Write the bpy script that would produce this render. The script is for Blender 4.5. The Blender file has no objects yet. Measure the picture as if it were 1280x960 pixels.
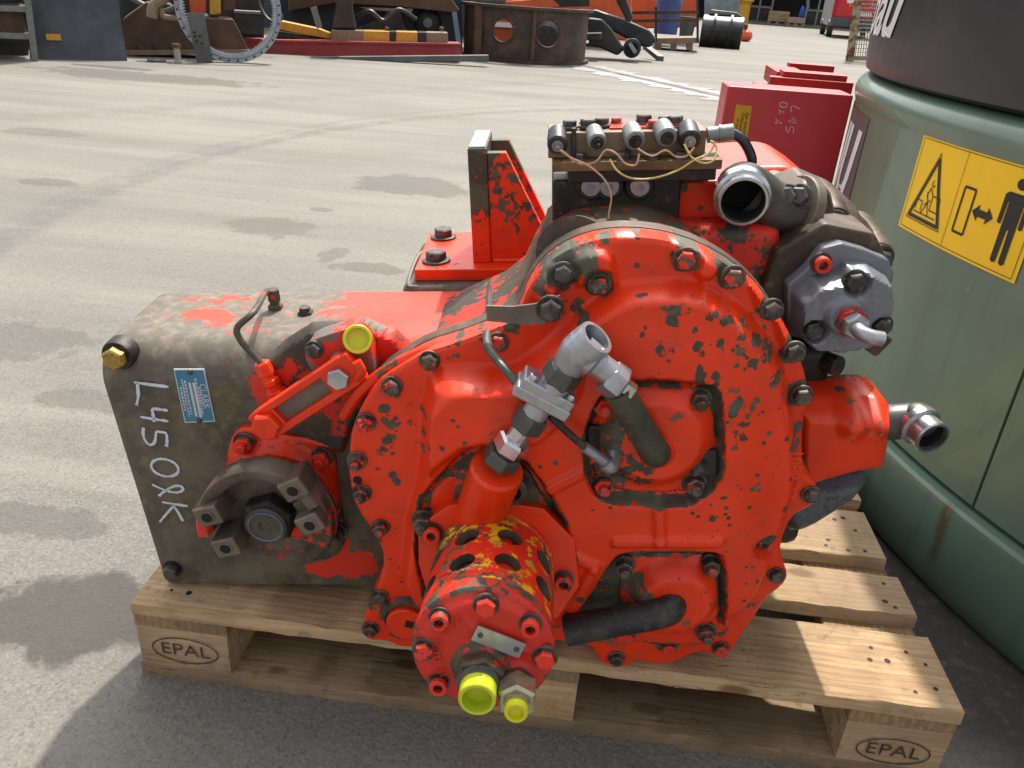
import bpy, math, random
import numpy as np
from mathutils import Vector, Matrix
random.seed(7)
R_ = math.radians
sc = bpy.context.scene
COL = sc.collection
# ------------------------------------------------------------------ camera
CAM = Vector((0.61554, -0.83713, 0.99537))
YAW, PIT, ROL, FPX = -0.08283, 0.46494, 0.06926, 984.62
_f = Vector((math.sin(YAW)*math.cos(PIT), math.cos(YAW)*math.cos(PIT), -math.sin(PIT)))
_r0 = Vector((math.cos(YAW), -math.sin(YAW), 0)); _u0 = _r0.cross(_f)
CR = _r0*math.cos(ROL) + _u0*math.sin(ROL)
CU = -_r0*math.sin(ROL) + _u0*math.cos(ROL)
CF = _f
cd = bpy.data.cameras.new('camera'); cam = bpy.data.objects.new('camera', cd); COL.objects.link(cam)
cam.matrix_world = Matrix(((CR.x, CU.x, -CF.x, CAM.x), (CR.y, CU.y, -CF.y, CAM.y), (CR.z, CU.z, -CF.z, CAM.z), (0, 0, 0, 1)))
cd.sensor_width = 36; cd.lens = FPX*36/1280; cd.clip_start = .02; cd.clip_end = 600
sc.camera = cam
# ------------------------------------------------------------------ sky, sun, exposure
SUN_EL, SUN_AZ = R_(58), R_(8)
wd = bpy.data.worlds.new('World'); sc.world = wd; wd.use_nodes = True
nt = wd.node_tree; bg = nt.nodes['Background']
sky = nt.nodes.new('ShaderNodeTexSky'); sky.sky_type = 'NISHITA'; sky.sun_disc = False
sky.sun_elevation = SUN_EL; sky.sun_rotation = SUN_AZ; sky.dust_density = 4.0; sky.air_density = 1.0; sky.ozone_density = 1.0
hs = nt.nodes.new('ShaderNodeHueSaturation'); hs.inputs['Saturation'].default_value = .15   # thin white cloud
nt.links.new(sky.outputs[0], hs.inputs['Color']); nt.links.new(hs.outputs[0], bg.inputs[0]); bg.inputs[1].default_value = .15
sl = bpy.data.lights.new('sun', 'SUN'); sun = bpy.data.objects.new('sun', sl); COL.objects.link(sun)
sl.energy = 3.0; sl.angle = R_(1.2); sl.color = (1, .93, .84)
sd = Vector((math.sin(SUN_AZ)*math.cos(SUN_EL), math.cos(SUN_AZ)*math.cos(SUN_EL), math.sin(SUN_EL)))
sun.rotation_euler = sd.to_track_quat('Z', 'Y').to_euler()
sc.view_settings.view_transform = 'Standard'; sc.view_settings.look = 'None'
sc.view_settings.exposure = 0.88; sc.view_settings.gamma = 1; sc.view_settings.use_curve_mapping = False

sc.cycles.max_bounces = 6; sc.cycles.diffuse_bounces = 3; sc.cycles.glossy_bounces = 3; sc.cycles.caustics_reflective = False; sc.cycles.caustics_refractive = False
# ------------------------------------------------------------------ measuring helpers (photo measurements -> metres)
def ray(x, y): return CF + CR*((x-640)/FPX) - CU*((y-480)/FPX)
def onplane(x, y, p, n):
    d = ray(x, y); return CAM + d*((Vector(p)-CAM).dot(n)/d.dot(n))
def atZ(x, y, z=0): return onplane(x, y, (0, 0, z), Vector((0, 0, 1)))
def atY(x, y, Y): return onplane(x, y, (0, Y, 0), Vector((0, 1, 0)))
GO = atZ(207, 731, .1455)
GM = (Matrix.Rotation(R_(4), 3, 'Z') @ Matrix.Rotation(R_(-5), 3, 'Y') @ Matrix.Rotation(R_(2), 3, 'X'))
GMI = GM.inverted()
def loc(p): return GMI @ (p-GO)
def G(x, y, v): return loc(onplane(x, y, GO+GM.col[1]*v, GM.col[1]))
def GW(x, y, w): return loc(onplane(x, y, GO+GM.col[2]*w, GM.col[2]))
def GU(x, y, u): return loc(onplane(x, y, GO+GM.col[0]*u, GM.col[0]))
def GPL(x, y, p, n): return loc(onplane(x, y, GO+GM@Vector(p), GM@Vector(n)))
def UW(pts, v): return [(q.x, q.z) for q in (G(a, b, v) for a, b in pts)]

# ------------------------------------------------------------------ object helpers
def tag(o, label=None, cat=None, group=None, kind=None):
    if label: o['label'] = label
    if cat: o['category'] = cat
    if group: o['group'] = group
    if kind: o['kind'] = kind
    return o
def empty(name, loc_=(0, 0, 0), rz=0, parent=None):
    o = bpy.data.objects.new(name, None); COL.objects.link(o); o.location = loc_; o.rotation_euler = (0, 0, rz)
    o.empty_display_size = .1
    if parent: o.parent = parent
    return o
def ortho(ax):
    ax = Vector(ax).normalized(); t = Vector((0, 0, 1)) if abs(ax.z) < .9 else Vector((1, 0, 0))
    e1 = t.cross(ax).normalized(); return e1, ax.cross(e1), ax
class MB:
    def __init__(s): s.v = []; s.f = []; s.m = []; s.mi = 0; s.attr = None
    def add(s, vs, fs):
        b = len(s.v); s.v += [tuple(x) for x in vs]; s.f += [tuple(i+b for i in f) for f in fs]; s.m += [s.mi]*len(fs); return s
    def box(s, c, d, R=None):
        hx, hy, hz = d[0]/2, d[1]/2, d[2]/2; c = Vector(c)
        P = [Vector((x, y, z)) for z in (-hz, hz) for y in (-hy, hy) for x in (-hx, hx)]
        if R is not None: P = [R @ p for p in P]
        return s.add([p+c for p in P], [(0, 2, 3, 1), (4, 5, 7, 6), (0, 1, 5, 4), (2, 6, 7, 3), (0, 4, 6, 2), (1, 3, 7, 5)])
    def lathe(s, o, ax, prof, seg=28, e=None, ph=0):
        # prof: (t along axis, radius); closes ends if radius 0
        e1, e2, a = ortho(ax); o = Vector(o); vs = []; fs = []
        if e is not None: e1 = Vector(e); e2 = a.cross(e1)
        for t, r in prof:
            for k in range(seg):
                q = 2*math.pi*k/seg+ph; vs.append(o+a*t+(e1*math.cos(q)+e2*math.sin(q))*r)
        n = len(prof)
        for i in range(n-1):
            for k in range(seg):
                k2 = (k+1) % seg; fs.append((i*seg+k, i*seg+k2, (i+1)*seg+k2, (i+1)*seg+k))
        fs.append(tuple(range(seg))[::-1]); fs.append(tuple((n-1)*seg+k for k in range(seg)))
        return s.add(vs, fs)
    def cyl(s, p0, p1, r, r2=None, seg=24, ph=0, e=None):
        p0 = Vector(p0); p1 = Vector(p1); L = (p1-p0).length
        return s.lathe(p0, p1-p0, [(0, r), (L, r if r2 is None else r2)], seg, e, ph)
    def hexn(s, p0, p1, r, ph=0):
        p0 = Vector(p0); p1 = Vector(p1); L = (p1-p0).length; c = min(.15*r, L*.2)
        return s.lathe(p0, p1-p0, [(0, r-c), (c, r), (L-c, r), (L, r-c)], 6, None, ph)
    def pipe_end(s, o, ax, prof_out, r_in, depth, seg=32):
        # open pipe mouth: outer profile then back inside
        L = prof_out[-1][0]
        return s.lathe_open(o, ax, prof_out+[(L, r_in), (L-depth, r_in), (L-depth, .0005)], seg)
    def lathe_open(s, o, ax, prof, seg=28):
        e1, e2, a = ortho(ax); o = Vector(o); vs = []; fs = []
        for t, r in prof:
            for k in range(seg):
                q = 2*math.pi*k/seg; vs.append(o+a*t+(e1*math.cos(q)+e2*math.sin(q))*r)
        for i in range(len(prof)-1):
            for k in range(seg):
                k2 = (k+1) % seg; fs.append((i*seg+k, i*seg+k2, (i+1)*seg+k2, (i+1)*seg+k))
        return s.add(vs, fs)
    def tube(s, pts, r, seg=12, sub=6, rad=None, caps=True):
        P = [Vector(p) for p in pts]; Q = []; RR = []
        rr = rad or [r]*len(P)
        if sub > 1 and len(P) > 2:
            for i in range(len(P)-1):
                a, b, c, d = P[max(i-1, 0)], P[i], P[i+1], P[min(i+2, len(P)-1)]
                for k in range(sub):
                    t = k/sub
                    Q.append(.5*((2*b)+(c-a)*t+(2*a-5*b+4*c-d)*t*t+(3*b-a-3*c+d)*t**3)); RR.append(rr[i]+(rr[i+1]-rr[i])*t)
            Q.append(P[-1]); RR.append(rr[-1])
        else: Q = P; RR = rr
        vs = []; fs = []; e1 = None
        for i, p in enumerate(Q):
            t = (Q[min(i+1, len(Q)-1)]-Q[max(i-1, 0)]).normalized()
            if e1 is None: e1, e2, _ = ortho(t)
            else:
                e1 = (e1-t*e1.dot(t)).normalized(); e2 = t.cross(e1)
            for k in range(seg):
                q = 2*math.pi*k/seg; vs.append(p+(e1*math.cos(q)+e2*math.sin(q))*RR[i])
        for i in range(len(Q)-1):
            for k in range(seg):
                k2 = (k+1) % seg; fs.append((i*seg+k, i*seg+k2, (i+1)*seg+k2, (i+1)*seg+k))
        if caps: fs.append(tuple(range(seg))[::-1]); fs.append(tuple((len(Q)-1)*seg+k for k in range(seg)))
        return s.add(vs, fs)
    def prism(s, poly, v0, v1, mp=None):
        # poly in (u, w); v0 front (towards viewer), v1 back
        mp = mp or (lambda a, b, c: (a, b, c))
        A = sum(poly[i][0]*poly[(i+1) % len(poly)][1]-poly[(i+1) % len(poly)][0]*poly[i][1] for i in range(len(poly)))
        if A < 0: poly = poly[::-1]
        n = len(poly); vs = [mp(u, v0, w) for u, w in poly]+[mp(u, v1, w) for u, w in poly]
        fs = [tuple(range(n)), tuple(range(n, 2*n))[::-1]]
        fs += [(i, n+i, n+(i+1) % n, (i+1) % n) for i in range(n)]
        return s.add(vs, fs)
    def ribbon(s, pts, wd, v, th=.0006, mp=None, var=0):
        # a painted or printed stroke in the (u, w) plane
        mp = mp or (lambda a, b, c: (a, b, c))
        n = len(pts); vs = []
        for i, (a, b) in enumerate(pts):
            p, q = pts[max(i-1, 0)], pts[min(i+1, n-1)]; dx, dy = q[0]-p[0], q[1]-p[1]; L = math.hypot(dx, dy) or 1
            wv = wd*(1+var*random.uniform(-1, 1)); nx, ny = -dy/L*wv/2, dx/L*wv/2
            vs += [mp(a+nx, v-th, b+ny), mp(a-nx, v-th, b-ny)]
        return s.add(vs, [(2*i, 2*i+1, 2*i+3, 2*i+2) for i in range(n-1)])
    def top(s, k):   # paint worn off towards the upper end
        z = [v[2] for v in s.v]; lo, hi = min(z), max(z); s.attr = [k*2*max(0, (a-lo)/(hi-lo)-.5)+.02 for a in z]; return s
    def obj(s, name, mat, parent=None, ang=35, bevel=0, seg=2, fix=True):
        me = bpy.data.meshes.new(name); me.from_pydata(s.v, [], s.f); me.update()
        mats = mat if isinstance(mat, (list, tuple)) else [mat]
        for m in mats: me.materials.append(m)
        if len(mats) > 1: me.polygons.foreach_set('material_index', s.m)
        if s.attr is not None:
            a = me.attributes.new('bare', 'FLOAT', 'POINT'); a.data.foreach_set('value', s.attr)
        if fix:
            import bmesh
            bm = bmesh.new(); bm.from_mesh(me); bmesh.ops.recalc_face_normals(bm, faces=bm.faces); bm.to_mesh(me); bm.free()
        me.polygons.foreach_set('use_smooth', [True]*len(me.polygons))
        me.set_sharp_from_angle(angle=R_(ang))
        o = bpy.data.objects.new(name, me); COL.objects.link(o)
        if parent: o.parent = parent
        if bevel:
            b = o.modifiers.new('bevel', 'BEVEL'); b.width = bevel; b.segments = seg; b.limit_method = 'ANGLE'; b.angle_limit = R_(30)
            b.harden_normals = True
        return o
def inst(src, parent=None, mw=None, name=None):
    o = src.copy(); COL.objects.link(o); o.parent = parent
    if name: o.name = name
    if mw is not None: o.matrix_local = mw
    return o
def frame(o, ax, ph=0):
    e1, e2, a = ortho(ax); c, s = math.cos(ph), math.sin(ph); x = e1*c+e2*s; y = a.cross(x); o = Vector(o)
    return Matrix(((x.x, y.x, a.x, o.x), (x.y, y.y, a.y, o.y), (x.z, y.z, a.z, o.z), (0, 0, 0, 1)))
def chaikin(p, n=1, closed=True):
    for _ in range(n):
        q = []
        for i in range(len(p) if closed else len(p)-1):
            a, b = p[i], p[(i+1) % len(p)]
            q += [(a[0]*.75+b[0]*.25, a[1]*.75+b[1]*.25), (a[0]*.25+b[0]*.75, a[1]*.25+b[1]*.75)]
        p = q if closed else [p[0]]+q+[p[-1]]
    return p
def text_mesh(txt, size, shear=0, bold=0, res=3):
    cu = bpy.data.curves.new('lettering', 'FONT'); cu.body = txt; cu.size = size; cu.shear = shear; cu.offset = bold
    cu.align_x = 'CENTER'; cu.align_y = 'CENTER'; cu.resolution_u = res
    o = bpy.data.objects.new('lettering', cu); COL.objects.link(o)
    dg = bpy.context.evaluated_depsgraph_get(); me = bpy.data.meshes.new_from_object(o.evaluated_get(dg))
    vs = [tuple(v.co) for v in me.vertices]; fs = [tuple(p.vertices) for p in me.polygons]
    bpy.data.objects.remove(o); bpy.data.curves.remove(cu); bpy.data.meshes.remove(me)
    return vs, fs
# signed distance to polygon (negative inside), vectorised
def sdp(U, W, poly):
    P = np.array(poly); n = len(P); d2 = np.full(U.shape, 1e9); ins = np.zeros(U.shape, bool)
    for i in range(n):
        a = P[i]; b = P[(i+1) % n]; e = b-a; wx = U-a[0]; wy = W-a[1]
        t = np.clip((wx*e[0]+wy*e[1])/(e@e+1e-12), 0, 1); d2 = np.minimum(d2, (wx-e[0]*t)**2+(wy-e[1]*t)**2)
        c = (a[1] > W) != (b[1] > W)
        with np.errstate(divide='ignore', invalid='ignore'):
            ins ^= c & (U < (b[0]-a[0])*(W-a[1])/(b[1]-a[1]+1e-15)+a[0])
    d = np.sqrt(d2); return np.where(ins, -d, d)
def nearest(U, W, poly):
    P = np.array(poly); n = len(P); best = np.full(U.shape, 1e9); X = U.copy(); Y = W.copy()
    for i in range(n):
        a = P[i]; b = P[(i+1) % n]; e = b-a; wx = U-a[0]; wy = W-a[1]
        t = np.clip((wx*e[0]+wy*e[1])/(e@e+1e-12), 0, 1); x = a[0]+e[0]*t; y = a[1]+e[1]*t; d = (U-x)**2+(W-y)**2
        m = d < best; best = np.where(m, d, best); X = np.where(m, x, X); Y = np.where(m, y, Y)
    return X, Y
def sseg(U, W, a, b):
    ex, ey = b[0]-a[0], b[1]-a[1]; t = np.clip(((U-a[0])*ex+(W-a[1])*ey)/(ex*ex+ey*ey+1e-12), 0, 1)
    return np.hypot(U-a[0]-ex*t, W-a[1]-ey*t)
def S(x): x = np.clip(x, 0, 1); return x*x*(3-2*x)
def relief(outline, v0, vback, hf, step=.003):
    """cast surface: a sheet cut to the outline, raised by hf(U, W) towards the viewer, with side walls back to vback"""
    P = np.array(outline); lo = P.min(0)-step; hi = P.max(0)+step
    us = np.arange(lo[0], hi[0]+step, step); ws = np.arange(lo[1], hi[1]+step, step)
    U, W = np.meshgrid(us, ws, indexing='ij'); d = sdp(U, W, outline); ins = d < -step*.25
    q = ins[:-1, :-1] | ins[1:, :-1] | ins[:-1, 1:] | ins[1:, 1:]
    use = np.zeros(U.shape, bool); use[:-1, :-1] |= q; use[1:, :-1] |= q; use[:-1, 1:] |= q; use[1:, 1:] |= q
    nx, ny = nearest(U, W, outline); out = use & ~ins
    U = np.where(out, nx, U); W = np.where(out, ny, W)
    r = hf(U, W); h, bare = r if isinstance(r, tuple) else (r, None)
    dd = np.maximum(0, -sdp(U, W, outline)); h = h-.003*(1-S(dd/.004))
    idx = -np.ones(U.shape, int); idx[use] = np.arange(use.sum())
    mb = MB(); vs = np.stack([U[use], v0-h[use], W[use]], 1)
    fs = [(idx[i, j], idx[i+1, j], idx[i+1, j+1], idx[i, j+1]) for i, j in zip(*np.nonzero(q))]
    ec = {}
    for f in fs:
        for k in range(4):
            a, b = int(f[k]), int(f[(k+1) % 4]); ec[(a, b)] = 1
    bd = [(a, b) for a, b in ec if (b, a) not in ec]
    n = len(vs); bv = sorted({a for e in bd for a in e}); mp_ = {a: n+i for i, a in enumerate(bv)}
    back = vs[bv].copy(); back[:, 1] = vback
    mb.add(np.vstack([vs, back]).tolist(), [tuple(int(x) for x in f) for f in fs]+[(a, mp_[a], mp_[b], b) for a, b in bd])
    if bare is not None: mb.attr = np.concatenate([bare[use], bare[use][bv]]).astype(float).tolist()
    return mb
def gridsurf(sv, tv, hf, mp, cut=None):
    Sg, Tg = np.meshgrid(sv, tv, indexing='ij'); h = hf(Sg, Tg); mb = MB(); n, m = Sg.shape
    mb.add([mp(Sg[i, j], Tg[i, j], h[i, j]) for i in range(n) for j in range(m)],
           [(i*m+j, (i+1)*m+j, (i+1)*m+j+1, i*m+j+1) for i in range(n-1) for j in range(m-1) if cut is None or not cut(Sg[i, j], Tg[i, j])])
    return mb

# ------------------------------------------------------------------ materials
class NT:
    def __init__(s, name):
        s.mat = bpy.data.materials.new(name); s.mat.use_nodes = True; s.t = s.mat.node_tree; s.b = s.t.nodes['Principled BSDF']
        s._co = None
    def n(s, t): return s.t.nodes.new(t)
    def l(s, a, b): s.t.links.new(a, b)
    def put(s, sock, x):
        if hasattr(x, 'is_linked') or hasattr(x, 'links'): s.l(x, sock)
        else: sock.default_value = x
    def co(s):
        if s._co is None: s._co = s.n('ShaderNodeTexCoord').outputs['Object']
        return s._co
    def mapping(s, vec=None, scale=(1, 1, 1), loc=(0, 0, 0), rot=(0, 0, 0)):
        m = s.n('ShaderNodeMapping'); s.l(vec or s.co(), m.inputs[0]); m.inputs[1].default_value = loc; m.inputs[2].default_value = rot; m.inputs[3].default_value = scale
        return m.outputs[0]
    def noise(s, scale, detail=4, rough=.55, vec=None, dist=0, col=False):
        t = s.n('ShaderNodeTexNoise'); s.l(vec or s.co(), t.inputs['Vector']); t.inputs['Scale'].default_value = scale
        t.inputs['Detail'].default_value = detail; t.inputs['Roughness'].default_value = rough; t.inputs['Distortion'].default_value = dist
        return t.outputs['Color' if col else 'Fac']
    def voro(s, scale, vec=None, feat='F1', out='Distance', rnd=1):
        t = s.n('ShaderNodeTexVoronoi'); t.feature = feat; s.l(vec or s.co(), t.inputs['Vector']); t.inputs['Scale'].default_value = scale; t.inputs['Randomness'].default_value = rnd
        return t.outputs[out]
    def math(s, op, a, b=0, c=None, clamp=False):
        m = s.n('ShaderNodeMath'); m.operation = op; m.use_clamp = clamp; s.put(m.inputs[0], a); s.put(m.inputs[1], b)
        if c is not None: s.put(m.inputs[2], c)
        return m.outputs[0]
    def step(s, x, a, b):   # smoothstep
        m = s.n('ShaderNodeMapRange'); m.interpolation_type = 'SMOOTHSTEP'; s.put(m.inputs[0], x); m.inputs[1].default_value = a; m.inputs[2].default_value = b
        return m.outputs[0]
    def mix(s, f, a, b, mode='MIX'):
        m = s.n('ShaderNodeMix'); m.data_type = 'RGBA'; m.blend_type = mode; s.put(m.inputs[0], f)
        for k, x in ((6, a), (7, b)):
            if isinstance(x, tuple) and len(x) == 3: x = (*x, 1)
            s.put(m.inputs[k], x)
        return m.outputs[2]
    def lerp(s, f, a, b): return s.math('ADD', s.math('MULTIPLY', s.math('SUBTRACT', b, a), f), a) if hasattr(a, 'links') or hasattr(b, 'links') else s.math('MULTIPLY_ADD', f, b-a, a)
    def rand(s): return s.n('ShaderNodeObjectInfo').outputs['Random']
    def attr(s, nm):
        a = s.n('ShaderNodeAttribute'); a.attribute_name = nm; return a.outputs['Fac']
    def sep(s, v):
        x = s.n('ShaderNodeSeparateXYZ'); s.l(v, x.inputs[0]); return x.outputs
    def dist(s, p, vec=None, sc_=(1, 1, 1)):
        d = s.n('ShaderNodeVectorMath'); d.operation = 'SUBTRACT'; s.l(vec or s.co(), d.inputs[0]); d.inputs[1].default_value = p
        e = s.n('ShaderNodeVectorMath'); e.operation = 'MULTIPLY'; s.l(d.outputs[0], e.inputs[0]); e.inputs[1].default_value = sc_
        g = s.n('ShaderNodeVectorMath'); g.operation = 'LENGTH'; s.l(e.outputs[0], g.inputs[0]); return g.outputs['Value']
    def shift(s, k=20):   # per-object offset so copies do not repeat
        c = s.n('ShaderNodeVectorMath'); c.operation = 'ADD'; s.l(s.co(), c.inputs[0])
        m = s.n('ShaderNodeVectorMath'); m.operation = 'SCALE'; m.inputs[0].default_value = (k, k*.7, k*1.3); s.l(s.rand(), m.inputs['Scale']); s.l(m.outputs[0], c.inputs[1])
        s._co = c.outputs[0]; return s
    def bump(s, h, st=.3, d=.002):
        b = s.n('ShaderNodeBump'); b.inputs['Strength'].default_value = st; b.inputs['Distance'].default_value = d; s.l(h, b.inputs['Height']); s.l(b.outputs[0], s.b.inputs['Normal']); return s
    def fin(s, col=None, rough=None, metal=None, spec=None, coat=None):
        for k, x in (('Base Color', col), ('Roughness', rough), ('Metallic', metal), ('Specular IOR Level', spec), ('Coat Weight', coat)):
            if x is None: continue
            if isinstance(x, tuple) and len(x) == 3: x = (*x, 1)
            s.put(s.b.inputs[k], x)
        return s.mat

def red_paint(name, chips=.5, spots=.5, base=(.82, .043, .005), dark=(.055, .047, .035), grime=.5, rough=.32, scale=1.0):
    """thick orange-red brush paint, chipped to old olive primer and oily iron"""
    n = NT(name)
    big = n.noise(9*scale, 3); fine = n.noise(75*scale, 6, .62, dist=.6); mid = n.noise(26*scale, 4, .6)
    bare = n.attr('bare')
    a = n.math('MULTIPLY_ADD', big, .5, n.math('MULTIPLY', fine, .5)); a = n.math('MULTIPLY_ADD', mid, .25, a)
    f2 = n.step(n.noise(58*scale, 5, .66, dist=.4), .36, .64)
    a = n.math('ADD', a, n.math('MULTIPLY', bare, n.math('MULTIPLY_ADD', f2, .42, .10)))
    m1 = n.step(a, .80-.12*chips, .815-.12*chips)
    vr = n.n('ShaderNodeTexVoronoi'); 
    n.l(n.co(), vr.inputs['Vector']); vr.inputs['Scale'].default_value = 38*scale
    rsel = n.sep(vr.outputs['Color'])[0]
    wob = n.math('MULTIPLY_ADD', fine, .30, -.15)
    gate = n.math('MULTIPLY', n.step(n.noise(5*scale, 2), .44, .62), spots)
    rad = n.math('MULTIPLY', n.math('MULTIPLY_ADD', rsel, .34, -.06), gate)
    m2 = n.step(n.math('SUBTRACT', n.math('ADD', rad, n.math('MULTIPLY', wob, gate)), vr.outputs['Distance']), -.01, .02)
    v3 = n.n('ShaderNodeTexVoronoi'); n.l(n.co(), v3.inputs['Vector']); v3.inputs['Scale'].default_value = 105*scale
    g3 = n.math('MULTIPLY', n.step(n.noise(7*scale, 2, vec=n.mapping(loc=(4, 2, 6))), .46, .60), spots)
    r3 = n.math('MULTIPLY', n.math('MULTIPLY_ADD', n.sep(v3.outputs['Color'])[1], .62, -.30), g3)
    m3 = n.step(n.math('SUBTRACT', n.math('ADD', r3, n.math('MULTIPLY', wob, .5)), v3.outputs['Distance']), -.02, .03)
    m = n.math('MAXIMUM', n.math('MAXIMUM', m1, m2), m3)
    edge = n.math('MULTIPLY', n.step(a, .765-.12*chips, .80-.12*chips), n.math('SUBTRACT', 1, m1))
    bcol = n.mix(n.step(mid, .44, .58), dark, (.085, .090, .058))
    bcol = n.mix(n.step(fine, .55, .75), bcol, (.13, .115, .085))
    hue = n.mix(n.step(n.noise(16, 4), .3, .75), base, (base[0]*.86, base[1]*.8, base[2]*.8))
    dust = n.math('MULTIPLY', n.step(n.noise(22, 6, .65), .5, .8), grime)
    rcol = n.mix(dust, hue, (.26, .045, .025))
    rcol = n.mix(n.math('MULTIPLY', n.step(n.noise(3.5, 4, .6, n.mapping(loc=(7, 1, 3))), .5, .72), .16), rcol, (.62, .07, .03))
    rcol = n.mix(n.math('MULTIPLY', edge, .22), rcol, (.35, .04, .02))
    col = n.mix(m, rcol, bcol)
    rg = n.math('ADD', n.math('MULTIPLY_ADD', n.noise(30, 5), .22, rough-.1), n.math('MULTIPLY', m, .28))
    h = n.math('SUBTRACT', n.math('MULTIPLY', n.noise(55, 4), .3), m)
    n.bump(h, .55, .0012)
    return n.fin(col, rg, None, .42)
def oily(name, c1=(.05, .043, .032), c2=(.105, .09, .06), c3=(.16, .075, .03), rust=.35, red=0, rough=.5, seed=0, metal=.15):
    """bare cast iron under oil film, dust and rust"""
    n = NT(name); vec = n.mapping(loc=(seed, seed*.7, seed*1.3))
    a = n.noise(14, 6, .62, vec); b = n.noise(60, 5, .65, vec); c = n.noise(5, 3, .5, vec)
    col = n.mix(n.step(a, .35, .68), c1, c2)
    col = n.mix(n.math('MULTIPLY', n.step(n.math('ADD', b, c), .98, 1.2), rust), col, c3)
    col = n.mix(n.math('MULTIPLY', n.step(b, .56, .74), .35), col, (.24, .21, .155))
    if red:
        m = n.step(n.math('ADD', n.math('MULTIPLY', n.noise(11, 5, .65, vec), .7), n.math('MULTIPLY', b, .3)), .62-.14*red, .635-.14*red)
        m = n.math('MAXIMUM', m, n.step(n.math('ADD', n.math('MULTIPLY', b, .35), n.attr('bare')), .62, .66))
        col = n.mix(m, col, (.72, .03, .012))
    rg = n.lerp(a, rough-.15, rough+.25)
    n.bump(n.math('MULTIPLY_ADD', a, .5, b), .35, .0015)
    return n.fin(col, rg, metal, .5)
def steel(name, c=(.32, .32, .33), rough=.35, metal=.85, grime=.4, gcol=(.05, .042, .035), sc_=60):
    n = NT(name); n.shift()
    a = n.noise(sc_, 5, .62); b = n.noise(sc_*.25, 3)
    m = n.math('MULTIPLY', n.step(n.math('MULTIPLY_ADD', b, .5, n.math('MULTIPLY', a, .5)), .44, .62), grime)
    n.bump(a, .15, .0008)
    return n.fin(n.mix(m, c, gcol), n.math('ADD', n.math('MULTIPLY_ADD', a, .2, rough-.1), n.math('MULTIPLY', m, .25)), n.math('SUBTRACT', metal, n.math('MULTIPLY', m, metal*.7)))
def plain(name, c, rough=.5, metal=0, var=.25, sc_=8, dirt=None, da=.3, bump=.15, spec=None):
    n = NT(name); n.shift(3); a = n.noise(sc_, 5, .6); b = n.noise(sc_*6, 4, .6)
    col = n.mix(n.step(a, .25, .75), tuple(x*(1-var) for x in c), tuple(min(1, x*(1+var)) for x in c))
    if dirt: col = n.mix(n.math('MULTIPLY', n.step(n.math('ADD', n.math('MULTIPLY', a, .6), n.math('MULTIPLY', b, .4)), .47, .62), da), col, dirt)
    n.bump(b, bump, .002)
    return n.fin(col, n.math('MULTIPLY_ADD', b, .25, rough-.12), metal, spec)
M = {}
M['red'] = red_paint('red_paint', .35, 1.0)
M['red_clean'] = red_paint('red_paint_fresh', .12, .55)
M['red_worn'] = red_paint('red_paint_worn', .75, .8)
M['red_cap'] = red_paint('red_paint_cap', .18, .35, base=(.62, .028, .014), rough=.42)
M['iron'] = oily('oily_iron')
M['iron_brown'] = oily('brown_pump_iron', (.050, .035, .023), (.105, .076, .05), (.17, .085, .04), .5, seed=3)
M['iron_grey'] = oily('grey_dusty_iron', (.10, .085, .07), (.18, .155, .125), (.16, .1, .06), .3, red=.35, seed=5)
M['iron_red'] = oily('iron_with_red_remnants', red=.75, seed=9)
M['dark'] = oily('black_greasy_iron', (.012, .011, .010), (.03, .026, .022), (.06, .035, .02), .2, rough=.5, seed=2)
M['void'] = plain('hole_black', (.006, .006, .006), .8)  # near-black tone stands in for shade inside holes and bores
M['yoke'] = oily('worn_yoke_steel', (.045, .036, .03), (.10, .085, .07), (.13, .07, .04), .4, red=.45, rough=.42, seed=12, metal=.4)
M['zinc'] = steel('cast_zinc_grey', (.42, .43, .47), .34, .75, .35, (.14, .13, .14))
M['chrome'] = steel('bright_zinc_nut', (.62, .60, .66), .2, .95, .25, (.2, .19, .19))
M['fitdark'] = steel('dark_phosphated_fitting', (.11, .115, .105), .4, .7, .5)
M['pipe'] = steel('galvanised_pipe', (.5, .52, .54), .25, .95, .35, (.12, .12, .12), 30)
M['pumpgrey'] = plain('grey_pump_enamel', (.205, .215, .245), .33, .2, .12, 20, (.05, .045, .04), .35)
M['yellow_cap'] = plain('yellow_green_plastic', (.47, .55, .02), .35, 0, .08, 20)
M['yellow_cap2'] = plain('yellow_plastic', (.60, .57, .01), .35, 0, .06, 20)
M['rubber'] = plain('black_rubber', (.018, .018, .02), .45, 0, .3, 20, (.10, .085, .065), .45)
M['brass'] = plain('yellow_marked_bolt', (.42, .27, .06), .4, .5, .4, 60, (.05, .04, .03), .7)
def boltmat(name, c, redp):
    n = NT(name); n.shift(9); a = n.noise(70, 5, .6); b = n.noise(150, 3); z = n.sep(n.n('ShaderNodeTexCoord').outputs['Object'])[2]
    col = n.mix(n.step(a, .4, .62), c, (.05, .042, .034)); col = n.mix(n.step(b, .6, .75), col, (.2, .17, .13))
    m = n.math('MULTIPLY', n.step(n.math('ADD', n.noise(95, 4, .6), n.math('MULTIPLY', n.math('SUBTRACT', n.rand(), .5), .35)), .56-.2*redp, .6-.2*redp), n.step(z, .0055, .0075))
    col = n.mix(m, col, (.72, .03, .012)); n.bump(a, .3, .001)
    return n.fin(col, n.lerp(a, .3, .6), n.math('MULTIPLY_ADD', m, -.5, .5))
M['bolt'] = boltmat('bolt_steel_red_tip', (.14, .12, .10), .12)
M['bolt_plain'] = boltmat('bolt_dark_steel', (.11, .105, .11), -2)
M['bolt_red'] = boltmat('bolt_painted_red', (.13, .10, .09), 1.4)
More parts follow.
